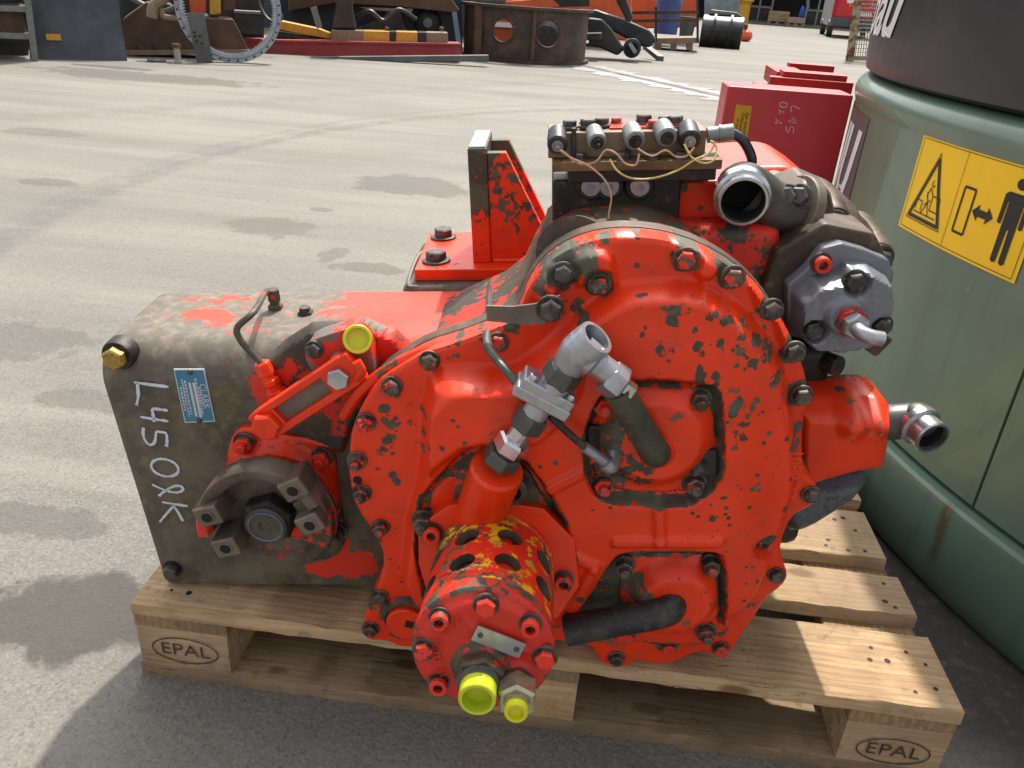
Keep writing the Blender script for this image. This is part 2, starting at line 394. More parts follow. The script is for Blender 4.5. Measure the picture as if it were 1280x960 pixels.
# ================================================================== GEARBOX
gb = empty('gearbox'); gb.matrix_world = Matrix.Translation(GO) @ GM.to_4x4()
tag(gb, '_', 'gearbox')
gb['label'] = 'big orange-red loader gearbox with dark oily left casing standing on the wooden pallet'
FW = Vector((0, -1, 0))
_bm = {}
def bolt_mesh(kind, mat):
    if (kind, mat) in _bm: return _bm[(kind, mat)]
    m = MB(); Z = (0, 0, 1)
    if kind == 'hex':
        m.lathe((0, 0, 0), Z, [(0, .0132), (.0024, .0132), (.003, .0125)], 20); m.lathe((0, 0, .003), Z, [(0, .0102), (.0065, .0104), (.008, .0088)], 6)
    elif kind == 'stud':
        m.lathe((0, 0, 0), Z, [(0, .0132), (.0024, .0132), (.003, .0125)], 20); m.lathe((0, 0, .003), Z, [(0, .0105), (.0085, .0105), (.0095, .0092)], 6); m.lathe((0, 0, .0125), Z, [(0, .006), (.006, .006), (.007, .005)], 12)
    elif kind == 'sock':
        m.lathe_open((0, 0, 0), Z, [(0, .012), (.002, .012), (.002, .0093), (.0115, .0093), (.0125, .0085), (.0125, .0052), (.005, .0052), (.005, .0002)], 18)
    elif kind == 'big':
        m.lathe((0, 0, 0), Z, [(0, .0235), (.0035, .0235), (.0045, .022)], 28); m.lathe((0, 0, .0045), Z, [(0, .017), (.011, .0172), (.013, .0145)], 6)
    o = m.obj('bolt', M[mat], ang=30); me = o.data; bpy.data.objects.remove(o); _bm[(kind, mat)] = me; return me
def bolt_at(p, ax, parent, kind='hex', mat='bolt', s=1.0, name='bolt'):
    o = bpy.data.objects.new(name, bolt_mesh(kind, mat)); COL.objects.link(o); o.parent = parent
    o.matrix_local = frame(p, ax, random.uniform(0, 6.28)) @ Matrix.Scale(s*random.uniform(.97, 1.04), 4); return o
def bolt(px, py, v, parent, kind='hex', mat='bolt', s=1.0):
    p = G(px, py, v-.008); p.y = v; return bolt_at(p, FW, parent, kind, mat, s)

# ---- transfer casing (left, dark): profile in (v, w) run along u
n = NT('transfer_casing_iron')
a = n.noise(12, 6, .62); b = n.noise(55, 6, .65); c = n.noise(4, 3)
xyz = n.sep(n.co())
col = n.mix(n.step(a, .36, .66), (.060, .051, .038), (.135, .116, .083))
col = n.mix(n.math('MULTIPLY', n.step(n.math('ADD', b, c), 1.0, 1.2), .5), col, (.15, .105, .04))
col = n.mix(n.math('MULTIPLY', n.step(b, .50, .72), .5), col, (.20, .17, .125))
# dusty grey band along the rounded top, red brush paint on the top face and in patches
top = n.step(n.math('MULTIPLY_ADD', a, .04, xyz[2]), .355, .40)
col = n.mix(n.math('MULTIPLY', top, .75), col, n.mix(n.step(b, .4, .7), (.13, .115, .09), (.24, .20, .15)))
def patch(cx, cw, ru, rw, k=1.0): return n.math('SUBTRACT', k, n.dist((cx, 0, cw), sc_=(1/ru, 0, 1/rw)))
pr = None
for px, py, ru, rw in [(440, 705, .055, .032), (405, 712, .035, .018), (350, 485, .05, .04), (400, 500, .045, .03), (420, 690, .03, .04)]:
    q = G(px, py, 0); pt = patch(q.x, q.z, ru, rw); pr = pt if pr is None else n.math('MAXIMUM', pr, pt)
red1 = n.step(n.math('ADD', pr, n.math('MULTIPLY_ADD', n.noise(40, 6, .7), 1.5, -.85)), .08, .12)
specks = n.math('MULTIPLY', n.step(n.noise(48, 5, .7, dist=1), .67, .69), n.step(n.noise(7, 2), .5, .6))
tp = n.math('ADD', n.step(xyz[2], .388, .396), n.step(n.math('ADD', xyz[2], n.math('MULTIPLY', xyz[0], .06)), .415, .43))
red2 = n.step(n.math('ADD', n.math('MULTIPLY', tp, .55), n.math('MULTIPLY_ADD', n.noise(16, 6, .68), .9, -.5)), .56, .59)
rm = n.math('MAXIMUM', n.math('MAXIMUM', red1, specks), red2)
col = n.mix(rm, col, n.mix(n.math('MULTIPLY', top, .35), (.70, .03, .012), (.6, .09, .055)))
n.bump(n.math('ADD', n.math('MULTIPLY', a, .6), n.math('ADD', b, n.math('MULTIPLY', rm, .6))), .35, .0015)
M['casing'] = n.fin(col, n.math('ADD', n.math('MULTIPLY_ADD', a, .45, .24), n.math('MULTIPLY', top, .2)), n.math('MULTIPLY_ADD', rm, -.1, .1), .5)
BW, BD = .402, .215
def arc(cx, cy, r, a0, a1, k=8): return [(cx+r*math.cos(R_(a0+(a1-a0)*i/k)), cy+r*math.sin(R_(a0+(a1-a0)*i/k))) for i in range(k+1)]
prof = [(.004, 0)]+[(0, .004)]+arc(.052, BW-.052, .052, 180, 90, 10)+arc(BD-.03, BW-.03, .03, 90, 0, 6)+[(BD, .0)]
mb = MB(); us = [0, .006, .012]+[.05*i for i in range(1, 13)]
ins_ = [.006, .0015, 0]+[0]*12
P3 = []
for u, q in zip(us, ins_):
    for (v, w) in prof:
        cv, cw = BD/2, BW/2; f = 1-q/.2
        P3.append((u, cv+(v-cv)*f, cw+(w-cw)*f))
m_ = len(prof)
mb.add(P3, [(i*m_+j, i*m_+(j+1) % m_, (i+1)*m_+(j+1) % m_, (i+1)*m_+j) for i in range(len(us)-1) for j in range(m_)]+[tuple(range(m_)), tuple((len(us)-1)*m_+j for j in range(m_))])
casing = mb.obj('transfer_casing', M['casing'], gb, 40)
casing['label'] = 'dark oily transfer casing with white handwriting'
# corner bolt bosses
for px, py, mt, r in [(141, 450, 'brass', .021), (212, 717, 'bolt_plain', .0155)]:
    q = G(px, py, -.012)
    boss = MB().lathe((q.x, .02, q.z), FW, [(0, r), (.017, r), (.0215, r*.93)], 24).obj('bolt_boss', M['dark'], casing)
    mb = MB().hexn((q.x, -.001, q.z), (q.x, -.0145, q.z), r*.72, .5)
    mb.obj('corner_bolt', M['brass'] if mt == 'brass' else M['fitdark'], casing, 30)
# raised pad on the casing that carries the shift valve
pad = UW([(322, 458), (352, 432), (385, 411), (455, 407), (492, 420), (512, 440), (488, 470), (462, 505), (440, 540), (428, 575), (402, 560), (345, 540), (338, 500)], -.012)
relief_pad = relief(pad, 0, .01, lambda U, W: .013*S(-sdp(U, W, pad)/.008), .004)
relief_pad.obj('valve_pad', M['iron_red'], casing)
# name plate
n = NT('blue_nameplate_print'); xyz = n.sep(n.co()); M['plate_blue'] = n.fin(n.mix(n.noise(40, 4), (.03, .16, .30), (.07, .25, .40)), .3, .3)
M['plate_white'] = plain('printed_white', (.55, .58, .6), .4, .2)
cs = UW([(217, 461.5), (255, 461.5), (269, 527), (231, 528.5)], -.0015)
np_ = empty('name_plate', parent=gb); np_['label'] = 'blue riveted type plate with white print'
MB().prism(cs, -.0016, .0002).obj('plate_rim', M['plate_white'], np_)
cx = sum(p[0] for p in cs)/4; cw = sum(p[1] for p in cs)/4
MB().prism([(cx+(a-cx)*.93, cw+(b_-cw)*.955) for a, b_ in cs], -.0022, -.0005).obj('plate_face', M['plate_blue'], np_)
def bil(s, t):   # s along top edge, t down
    A, B, C, D = cs; return ((A[0]*(1-s)+B[0]*s)*(1-t)+(D[0]*(1-s)+C[0]*s)*t, (A[1]*(1-s)+B[1]*s)*(1-t)+(D[1]*(1-s)+C[1]*s)*t)
pw = math.hypot(cs[1][0]-cs[0][0], cs[1][1]-cs[0][1]); ph_ = math.hypot(cs[3][0]-cs[0][0], cs[3][1]-cs[0][1])
mb = MB()
for s0, s1, t0, t1 in [(.40, .48, .24, .88), (.53, .62, .24, .9)]: mb.prism([bil(s0, t0), bil(s1, t0), bil(s1, t1), bil(s0, t1)], -.0026, -.002)
def plate_text(txt, s, t, size):
    vs, fs = text_mesh(txt, size)
    mb.add([(lambda p: (p[0], -.00245, p[1]))(bil(s+y/pw, t+x/ph_)) for x, y, z in vs], fs)
plate_text('CLARK', .84, .5, .0125)
for s_, t0, t1 in ((.73, .32, .70), (.66, .16, .86), (.30, .2, .84), (.21, .18, .88), (.12, .32, .76)):   # rows of print too small to read
    t_ = t0
    while t_ < t1:
        l_ = random.uniform(.02, .055); p_, q_ = bil(s_, t_), bil(s_, min(t1, t_+l_)); mb.ribbon([p_, q_], .0024, -.0022, .0004); t_ += l_+.018
mb.obj('plate_print', M['plate_white'], np_, fix=False)
for s, t in [(.53, .05), (.5, .965)]:
    q = bil(s, t); MB().lathe((q[0], -.001, q[1]), FW, [(0, .004), (.0025, .0036), (.0035, .002)], 14).obj('rivet', M['bolt_plain'], np_)
# handwriting in paint marker
M['chalk'] = plain('white_paint_marker', (.60, .63, .70), .6, 0, .12, 60)
hw = empty('handwriting', parent=gb); hw['label'] = 'white handwritten marking L45 0LK'
def elp(cx, cy, rx, ry, rot, a0=0, a1=360, k=22):
    c, s = math.cos(R_(rot)), math.sin(R_(rot)); o = []
    for i in range(k+1):
        t = R_(a0+(a1-a0)*i/k); x, y = rx*math.cos(t), ry*math.sin(t); o.append((cx+x*c-y*s, cy+x*s+y*c))
    return o
strokes = {'letter_L': [[(211, 483), (190, 480.5), (168, 477.5)], [(172, 477.5), (173, 487), (173.5, 496), (171, 506)]],
 'digit_four': [[(210, 512.5), (199, 511), (190, 510), (192, 518), (193, 527)], [(211, 526), (194, 523.5), (176, 520.5)]],
 'digit_five': [[(180, 534), (179, 541), (181, 549), (186, 555.5), (191, 555.5), (194.5, 551), (195, 545), (195.5, 538.5), (202, 539.5), (208.5, 540.5), (209.5, 549), (208.5, 558)]],
 'digit_zero': [elp(206.5, 584, 17.5, 10.5, 14)],
 'letter_R': [[(190.5, 605), (199, 609), (210, 613.5), (221, 615.5), (229, 613), (229, 608), (222, 606), (213, 609), (205, 614), (199, 619.5)]],
 'letter_K': [[(203, 627), (218, 629.5), (235, 632)], [(219, 630), (209, 641), (200, 652)], [(217, 631), (224, 641), (229, 651)]]}
for nm, st in strokes.items():
    mb = MB()
    for s_ in st:
        p = UW(chaikin(s_, 2, False), 0); mb.ribbon(p, .0040, -.0004, .0007, None, .32)
    mb.obj(nm, M['chalk'], hw, fix=False)

# ---- top fittings of the casing and the thin red tube
tf = empty('breather_line', parent=gb)
q = GW(345, 386, BW); q2 = GW(382, 392, BW)
MB().hexn((q.x, q.y, BW-.002), (q.x, q.y, BW+.008), .0105).hexn((q.x, q.y, BW+.008), (q.x, q.y, BW+.0125), .007).hexn((q.x, q.y, BW+.0125), (q.x, q.y, BW+.030), .0095, .4).obj('union_nut', M['iron_red'], tf, 30)
MB().lathe((q2.x, q2.y, BW-.002), (0, 0, 1), [(0, .011), (.006, .011), (.006, .008), (.012, .008)], 6).obj('plug', M['bolt_plain'], tf, 30)
fit = [G(326, 453, -.024), G(335, 470, -.026), G(345, 490, -.024), G(352, 505, -.016)]
MB().tube([(q.x, q.y, BW+.026), (q.x-.006, q.y-.010, BW+.030), G(318, 389, -.004), G(297, 409, -.018), G(300, 424, -.022), G(313, 440, -.024), fit[0]], .0042, 10).obj('tube', M['iron_red'], tf)
mb = MB(); d = (fit[2]-fit[0]).normalized()
mb.hexn(fit[0], fit[0]+d*.019, .0105).cyl(fit[0]+d*.019, fit[0]+d*.024, .008).hexn(fit[0]+d*.024, fit[0]+d*.034, .0115, .3).cyl(fit[0]+d*.034, fit[0]+d*.042, .0105).hexn(fit[0]+d*.040, fit[0]+d*.052, .0135, .2).cyl(fit[0]+d*.05, fit[0]+d*.075+Vector((0, .02, 0)), .0135)
mb.obj('tube_fitting', M['red_clean'], tf, 30)

# ---- shift valve with slotted lever
sv = empty('shift_valve', parent=gb); M['valvegrey'] = oily('grey_valve_casting', (.15, .13, .12), (.24, .215, .19), (.16, .1, .06), .25, red=.72, seed=17)
body = UW([(381, 436), (388, 425), (430, 411), (443, 410), (463, 428), (470, 470), (464, 486), (447, 490), (420, 488), (395, 470), (383, 452)], -.04)
MB().prism(chaikin(body, 1), -.042, -.008).obj('valve_body', M['valvegrey'], sv, bevel=.002)
p = G(447, 424, -.05); ax = Vector((.25, -.85, .45)).normalized()
MB().lathe(p-ax*.02, ax, [(0, .0185), (.016, .0185)], 24).obj('port_boss', M['iron_grey'], sv)
MB().lathe_open(p-ax*.004, ax, [(0, .017), (.007, .0175), (.008, .0165), (.008, .0135), (.001, .0125), (.001, .0002)], 28).obj('dust_cap', M['yellow_cap2'], sv)
for px, py in [(391, 440), (459, 478)]: bolt(px, py, -.042, sv, 'hex', 'bolt_plain', .92)
q = G(426, 452, -.045); MB().cyl((q.x, -.03, q.z), (q.x, -.058, q.z), .0125).obj('valve_spool', M['zinc'], sv)
A = G(335, 528, -.062); B = G(436, 462, -.062); d = (B-A).normalized(); nn = d.cross(FW).normalized()
L = (B-A).length
def lev(a, b, c): return A+d*a+nn*c+Vector((0, b, 0))
mb = MB()
for c in (-.0165, .0165):   # two rails of the slotted arm
    mb.add([lev(x, y, c+z) for x in (-.006, L+.004) for y in (-.007, .007) for z in (-.0052, .0052)], [(0, 1, 3, 2), (4, 6, 7, 5), (0, 4, 5, 1), (2, 3, 7, 6), (0, 2, 6, 4), (1, 5, 7, 3)])
for x0, x1 in ((-.014, .022), (L-.034, L+.014)):
    mb.add([lev(x, y, z) for x in (x0, x1) for y in (-.0066, .0066) for z in (-.0205, .0205)], [(0, 1, 3, 2), (4, 6, 7, 5), (0, 4, 5, 1), (2, 3, 7, 6), (0, 2, 6, 4), (1, 5, 7, 3)])
web_ = [lev(x, y, z) for x in (.0, L-.01) for y in (.0035, .006) for z in (-.014, .014)]
arm = mb.obj('slotted_lever', M['red_clean'], sv, bevel=.0025)
MB().add(web_, [(0, 1, 3, 2), (4, 6, 7, 5), (0, 4, 5, 1), (2, 3, 7, 6), (0, 2, 6, 4), (1, 5, 7, 3)]).obj('lever_web', M['iron_grey'], arm)
MB().hexn(lev(.002, -.006, 0), lev(.002, -.018, 0), .0185, .1).obj('lever_end_nut', M['red_clean'], arm, 30)
MB().hexn(lev(L-.014, -.006, 0), lev(L-.014, -.014, 0), .0145, .3).obj('lever_bolt', M['brass'] if False else M['pipe'], arm, 30)
for x_, y_ in ((.002, .05), (L-.014, .03)): MB().cyl(lev(x_, .006, 0), lev(x_, y_, 0), .009).obj('lever_pivot', M['iron'], arm)
MB().tube([lev(L+.002, -.004, .012), lev(L+.016, -.010, .008), lev(L+.020, -.010, -.006)], .006).obj('lever_hook', M['red_clean'], arm)

# ---- output yoke with bearing cap
ok = empty('output_yoke', parent=gb)
M['yoke'] = oily('rusty_yoke_steel', (.065, .047, .034), (.165, .128, .095), (.17, .09, .05), .5, red=.42, rough=.45, seed=12, metal=.3)
M['lug'] = oily('worn_lug_steel', (.11, .10, .085), (.22, .20, .165), (.2, .13, .07), .4, red=.05, rough=.42, seed=14, metal=.5)
ca = UW([(284, 566), (290, 543), (306, 533), (338, 543), (398, 551), (415, 560), (419, 585), (428, 655), (430, 690), (400, 705), (300, 700), (266, 650), (282, 590)], -.012)
ca = chaikin(ca, 1)
YC = Vector((.217, 0, .184))
def hcap(U, W):
    r = np.hypot(U-YC.x, W-YC.z); return .004+.018*S((.088-r)/.014), 1.3*S((.19-W)/.05)+.5*S((r-.10)/.02)*S((.24-W)/.03)
mbc = relief(ca, -.008, .002, hcap, .004)
cap = mbc.obj('bearing_cap', M['red'], ok)
for px, py in [(304, 556), (401, 574), (420, 668)]: bolt(px, py, -.013, cap, 'stud', 'bolt', 1.15)
yk = MB()
yk.lathe(YC+Vector((0, -.02, 0)), FW, [(0, .06), (.015, .074), (.030, .086), (.042, .089), (.046, .086), (.046, .072), (.038, .066), (.038, .03)], 48)
yk.obj('yoke_disc', M['yoke'], ok)
def pol(r, an, v): return (YC.x+r*math.cos(R_(an)), v, YC.z+r*math.sin(R_(an)))
mb = MB(); k = 26
vs = []; an0, an1 = 186, 28
for i in range(k+1):
    an = an0+(an1-an0)*i/k; t = i/k; top_ = -.098+.012*math.sin(math.pi*t)
    for r, v in ((.089, -.055), (.090, top_+.004), (.087, top_), (.074+.004*math.sin(3*t), top_), (.071, top_+.004), (.070, -.055)): vs.append(pol(r, an, v))
mb.add(vs, [(i*6+j, i*6+(j+1) % 6, (i+1)*6+(j+1) % 6, (i+1)*6+j) for i in range(k) for j in range(6)]+[tuple(range(6)), tuple(k*6+j for j in range(6))])
mb.obj('yoke_collar', M['yoke'], ok, 40)
# inclined web from the collar down to the right lug
mb = MB(); mb.prism([pol(.088, an, 0)[::2] for an in (40, 25, 5, -15, -30)]+[pol(.05, an, 0)[::2] for an in (-30, -5, 25, 40)], -.084, -.05)
mb.obj('yoke_shoulder', M['yoke'], ok, bevel=.004)
for (px, py, an) in [(259, 647, 15), (282, 686, 15), (366, 614, 25), (387, 657, 25)]:
    q = G(px, py, -.101); Rm = Matrix.Rotation(R_(-an), 3, 'Y')
    lug = MB(); lug.box((q.x, -.079, q.z), (.034, .044, .029), Rm); lo = lug.obj('bearing_lug', M['lug'], ok, bevel=.003)
    MB().lathe((q.x, -.0995, q.z), FW, [(0, .0074), (.0022, .0074)], 18).obj('lug_hole', M['void'], lo)
    MB().lathe_open((q.x, -.1005, q.z), FW, [(0, .0102), (.0016, .0098), (.0016, .0076), (0, .0072)], 18).obj('hole_rim', M['lug'], lo)
mb = MB().lathe(YC+Vector((0, -.05, 0)), FW, [(0, .034), (.004, .036), (.028, .036), (.032, .033)], 6, ph=.3); mb.obj('yoke_nut', M['dark'], ok, 30)
MB().lathe(YC+Vector((0, -.08, 0)), FW, [(0, .028), (.006, .028), (.0075, .0265), (.0075, .010), (.004, .008), (.004, .0005)], 36).obj('shaft_end', M['iron'], ok, 30)
M['bluepaint'] = plain('blue_marker_paint', (.10, .16, .27), .5, .2, .4, 60)
mb = MB(); ring = [pol(.0225, an, -.088) for an in range(0, 361, 12)]; mb.tube(ring, .0012, 6, 1); mb.obj('marker_ring', M['bluepaint'], ok)

# ---- front cover: one big casting
VF = -.09
OUT = [(453, 793), (458, 760), (472, 735), (482, 700), (470, 668), (447, 640), (436, 600), (436, 570), (440, 535), (452, 508), (470, 480), (495, 462), (532, 441), (570, 430), (615, 413), (643, 403), (652, 385), (660, 362), (676, 338), (700, 318), (735, 303), (770, 297), (815, 298), (860, 308), (905, 328), (945, 358), (975, 395), (996, 435), (1010, 480), (1010, 505), (1003, 530), (1003, 590), (1022, 608), (1026, 626), (1010, 636), (990, 645), (975, 680), (978, 702), (986, 720), (977, 735), (957, 748), (945, 770), (925, 797), (916, 815), (901, 826), (884, 815), (865, 818), (845, 829), (820, 832), (795, 826), (782, 836), (762, 838), (750, 826), (738, 806), (700, 802), (640, 802), (560, 790), (530, 803), (507, 812), (480, 801), (462, 802)]
out = chaikin(UW(OUT, VF), 1)
PLAT = UW([(530, 480), (560, 466), (640, 470), (668, 448), (690, 432), (722, 400), (745, 385), (770, 368), (800, 360), (872, 360), (912, 380), (945, 410), (966, 440), (981, 468), (988, 506), (997, 560), (998, 600), (985, 640), (968, 690), (945, 745), (905, 785), (850, 815), (800, 808), (765, 792), (738, 775), (700, 780), (640, 790), (560, 780), (500, 740), (505, 690), (512, 640), (526, 600)], VF-.016)
PLAT = chaikin(PLAT, 1)
TUN = chaikin(UW([(534, 482), (640, 476), (700, 440), (740, 470), (690, 540), (640, 556), (594, 545), (552, 578), (531, 598)], VF-.03), 1)
PU = chaikin(UW([(735, 512), (752, 482), (788, 462), (884, 470), (899, 486), (902, 570), (897, 592), (872, 616), (850, 622), (772, 620), (745, 612), (732, 590), (728, 545)], VF-.024), 1)
PL = chaikin(UW([(765, 683), (790, 675), (885, 675), (903, 685), (906, 770), (898, 798), (872, 812), (785, 810), (725, 800), (705, 780), (735, 740)], VF-.02), 1)
PA = chaikin(UW([(520, 640), (524, 618), (585, 548), (612, 546), (652, 566), (688, 612), (714, 672), (712, 700), (700, 760), (540, 770), (522, 700)], VF-.02), 1)
GR = [UW([a_, b_], VF-.025) for a_, b_ in [((652, 572), (682, 612)), ((682, 612), (700, 645)), ((700, 645), (712, 684))]]
RIBS = [UW([a_, b_], VF-.03) for a_, b_ in [((688, 602), (742, 574)), ((822, 622), (823, 664)), ((700, 678), (742, 700)), ((742, 700), (716, 760)), ((770, 668), (895, 668))]]
LUGS = [chaikin(UW(p, VF-.008), 1) for p in ([(672, 350), (690, 332), (700, 340), (700, 362), (690, 376), (672, 384)], [(714, 322), (738, 312), (764, 316), (770, 340), (772, 362), (758, 346), (742, 344), (730, 362), (716, 352)], [(846, 306), (866, 310), (900, 330), (894, 348), (876, 352), (868, 338), (846, 332)], [(938, 356), (962, 384), (950, 392), (944, 372)], [(970, 398), (988, 428), (982, 440), (974, 418)])]
BLOB = [(800, 372, 12), (832, 378, 10), (850, 382, 12), (838, 395, 11), (827, 424, 14), (843, 428, 8), (887, 388, 9), (905, 396, 12), (925, 410, 13), (943, 425, 13), (957, 436, 13), (962, 442, 12), (730, 404, 9), (722, 392, 9), (738, 416, 8), (492, 505, 7), (477, 520, 8), (486, 540, 13), (482, 560, 13), (478, 575, 15), (470, 600, 9), (487, 605, 7), (494, 615, 8), (528, 520, 8), (529, 545, 9), (530, 565, 7), (686, 340, 20), (735, 330, 16), (706, 324, 14), (700, 366, 12), (676, 368, 12), (990, 556, 10), (1000, 545, 12), (999, 566, 12), (760, 304, 10), (800, 302, 8), (905, 335, 12), (870, 316, 8), (968, 468, 10), (930, 510, 5), (938, 500, 6), (945, 600, 6), (600, 430, 9), (640, 418, 14), (570, 437, 7), (655, 404, 12), (570, 508, 5), (585, 534, 7), (540, 547, 5), (648, 505, 7), (560, 456, 6), (945, 770, 7), (930, 792, 8), (907, 806, 10), (985, 640, 8), (470, 668, 9), (460, 770, 14), (484, 712, 10), (440, 600, 6), (645, 390, 10), (925, 340, 9), (955, 365, 8), (996, 500, 9), (880, 800, 8), (750, 812, 9)]
BL = [(q.x, q.z, r/1200) for q, r in ((G(a_, b_, VF-.02), r) for a_, b_, r in BLOB)]
_rs = random.Random(11)
for _ in range(62):
    a_, b_ = _rs.uniform(862, 1000), _rs.uniform(405, 640); BL.append((G(a_, b_, VF-.03).x, G(a_, b_, VF-.03).z, _rs.choice((3, 3.5, 4, 4.5, 5, 6, 7))/900))
for _ in range(42):
    a_, b_ = _rs.uniform(530, 860), _rs.uniform(380, 690); BL.append((G(a_, b_, VF-.03).x, G(a_, b_, VF-.03).z, _rs.choice((2.5, 3, 3, 3.5, 4, 5))/900))
SPOT = [(704, 344), (750, 358), (858, 326), (918, 349), (967, 390), (995, 443), (1004, 498), (958, 672), (925, 763), (836, 813)]
SP = [(q.x, q.z) for q in (G(a_, b_, VF-.012) for a_, b_ in SPOT)]
def hcover(U, W):
    p = -sdp(U, W, PLAT); h = .034*S((p+.006)/.019)
    cu, cw_ = .70, .33
    h += .010*S((p-.01)/.08)*S((W-.02)/.2)
    h += .014*S((-sdp(U, W, TUN)+.003)/.013)
    for lg in LUGS: h = np.maximum(h, .016*S((-sdp(U, W, lg)+.004)/.010))
    for rb in RIBS: h += .006*S((.010-sseg(U, W, *rb))/.006)
    bare = np.zeros(U.shape)
    for poly, depth, flat in ((PU, .020, None), (PL, .024, None), (PA, .020, None)):
        sdv = sdp(U, W, poly); k = S((-sdv+.003)/.010); h -= depth*k
        bare = np.maximum(bare, 1.2*S((.0058-np.abs(sdv+.003))/.004))
        if poly is PL: bare = np.maximum(bare, 1.6*S((-sdv+.002)/.006))
        if poly is PA: bare = np.maximum(bare, .8*S((-sdv-.004)/.006))
    for g_ in GR:
        sgd = sseg(U, W, *g_); h -= .010*S((.010-sgd)/.006); bare = np.maximum(bare, 1.5*S((.012-sgd)/.004))
    for (a_, b_) in SP:
        r = np.hypot(U-a_, W-b_); k = S((.021-r)/.006); h = h*(1-k)+np.minimum(h, .006)*k; bare = np.maximum(bare, 1.2*S((.0175-r)/.003))
    for (a_, b_, r0) in BL: bare = np.maximum(bare, np.clip(1.05-np.hypot(U-a_, W-b_)/r0*.8, 0, 1))


    return h, bare
cover = relief(out, VF, -.055, hcover, .0027).obj('front_cover', M['red'], gb, 50)
cover['label'] = 'bulging orange-red front cover with chipped paint'
for px, py, kd in [(536, 454, 'hex'), (489, 486, 'hex'), (456, 531, 'stud'), (445, 579, 'stud'), (451, 620, 'stud'), (475, 663, 'stud'), (474, 750, 'hex'), (462, 790, 'hex'), (622, 431, 'hex'), (771, 827, 'hex'), (836, 813, 'hex'), (902, 815, 'hex'), (925, 763, 'hex'), (972, 723, 'hex'), (1015, 622, 'hex')]:
    bolt(px, py, VF, cover, kd, 'bolt', .94)
for px, py in [(750, 358), (858, 326), (918, 349), (967, 390), (995, 443), (1004, 498), (958, 672)]: bolt(px, py, VF-.005, cover, 'hex', 'bolt', .98)
bolt(704, 344, VF-.006, cover, 'hex', 'bolt_plain', .98)
# raised casting number up the right edge
vs, fs = text_mesh('ZL 6801', .021)
q0 = G(990, 588, VF-.02)
def surf_h(u, w): return float(hcover(np.array([[u]]), np.array([[w]]))[0][0, 0])
mb = MB(); hh = surf_h(q0.x, q0.z)
mb.add([(q0.x-y, VF-hh-.0022, q0.z+x) for x, y, z in vs], fs); mb.obj('casting_number', M['red_clean'], cover, fix=False)
# little drilled holes on the left flange
for px, py in [(447, 600)]:
    q = G(px, py, VF); MB().lathe((q.x, VF+.001, q.z), FW, [(0, .006), (.0018, .006)], 14).obj('screw_hole', M['void'], cover)
# drain lobe with square-drive plug, lower left
q = G(507, 780, VF-.012)
lobe = MB().lathe((q.x, VF+.02, q.z), FW, [(0, .040), (.022, .040), (.028, .036), (.028, .030), (.025, .029)], 36).obj('drain_lobe', M['iron_red'], cover)
MB().lathe((q.x, VF-.004, q.z), FW, [(0, .027), (.009, .027), (.0105, .0255)], 30).obj('drain_plug', M['red_worn'], cover)
MB().box((q.x+.006, VF-.0142, q.z+.002), (.012, .002, .012), Matrix.Rotation(.3, 3, 'Y')).obj('plug_socket', M['void'], cover)
# mating flange and body of the housing behind the cover
cen = Vector((.66, 0, .27))
grow = lambda poly, d: [(u+(u-cen.x)*d, w+(w-cen.z)*d) for u, w in poly]
MB().prism(grow(out, .005), -.0545, -.03).obj('housing_flange', M['iron_brown'], gb, bevel=.003)
top_poly = chaikin(UW([(440, 600), (470, 500), (540, 455), (640, 415), (668, 352), (690, 330), (740, 305), (820, 303), (880, 322), (940, 362), (985, 420), (1000, 500), (998, 600), (980, 680), (930, 780), (860, 815), (740, 800), (560, 790), (480, 780)], VF+.01), 1)
MB().prism(grow(top_poly, -.03), -.0305, .17).obj('converter_housing', M['iron_red'], gb, bevel=.012, seg=3)

# red saddle over the casing: the folded lip running from the casing top to the cover
sad = [(u_, min(w_, .399)) for u_, w_ in UW([(418, 416), (445, 404), (475, 400), (502, 416), (532, 436), (562, 431), (640, 404), (664, 386), (664, 372), (560, 376), (450, 386)], -.01)]
sadc = chaikin(sad, 2)
def hs(U, W):
    d_ = -sdp(U, W, sadc); return .022*S(d_/.03), .5*S((.006-d_)/.005)
relief(sadc, -.004, .05, hs, .0035).obj('casing_saddle', M['red_clean'], gb, 50)
# curved housing lip below the saddle
lip = [G(430, 520, -.05), G(448, 492, -.06), G(478, 466, -.068), G(520, 443, -.07), G(570, 429, -.07), G(625, 411, -.068)]
MB().tube(lip, .0075, 10).obj('housing_lip', M['red_worn'], gb)
# ---- upper and lower port covers on the front cover
VC = VF-.024
def port_cover(name, pts, cpx, rpx, dome, base_v, mat, vback, blobs=()):
    ol = chaikin(UW(pts, base_v), 1); c = G(*cpx, base_v-.012); r0 = rpx/900
    def hf(U, W):
        r = np.hypot(U-c.x, W-c.z); h = .004+dome*S((r0*1.12-r)/(r0*.42)); h += .004*S((r0*.8-r)/.004)*0+.0025*S((r0*1.3-r)/.004)
        d = -sdp(U, W, ol); bare = .9*S((.007-d)/.006)
        for bx, by, br_ in blobs:
            q_ = G(bx, by, base_v-.012); bare = np.maximum(bare, np.clip(1.4-np.hypot(U-q_.x, W-q_.z)/(br_/900)*1.1, 0, 1.2))
        return h, bare
    return relief(ol, base_v, vback, hf, .0027).obj(name, M[mat], gb, 50), c
uc, ucc = port_cover('upper_port_cover', [(741, 512), (758, 487), (788, 472), (882, 478), (893, 490), (896, 566), (892, 586), (868, 610), (848, 616), (775, 613), (750, 606), (738, 586), (735, 545)], (818, 546), 60, .020, VC+.002, 'red', VC+.02, [(752, 580, 22), (760, 548, 24), (775, 590, 22), (790, 572, 20), (805, 585, 14), (775, 520, 16), (800, 600, 12)])
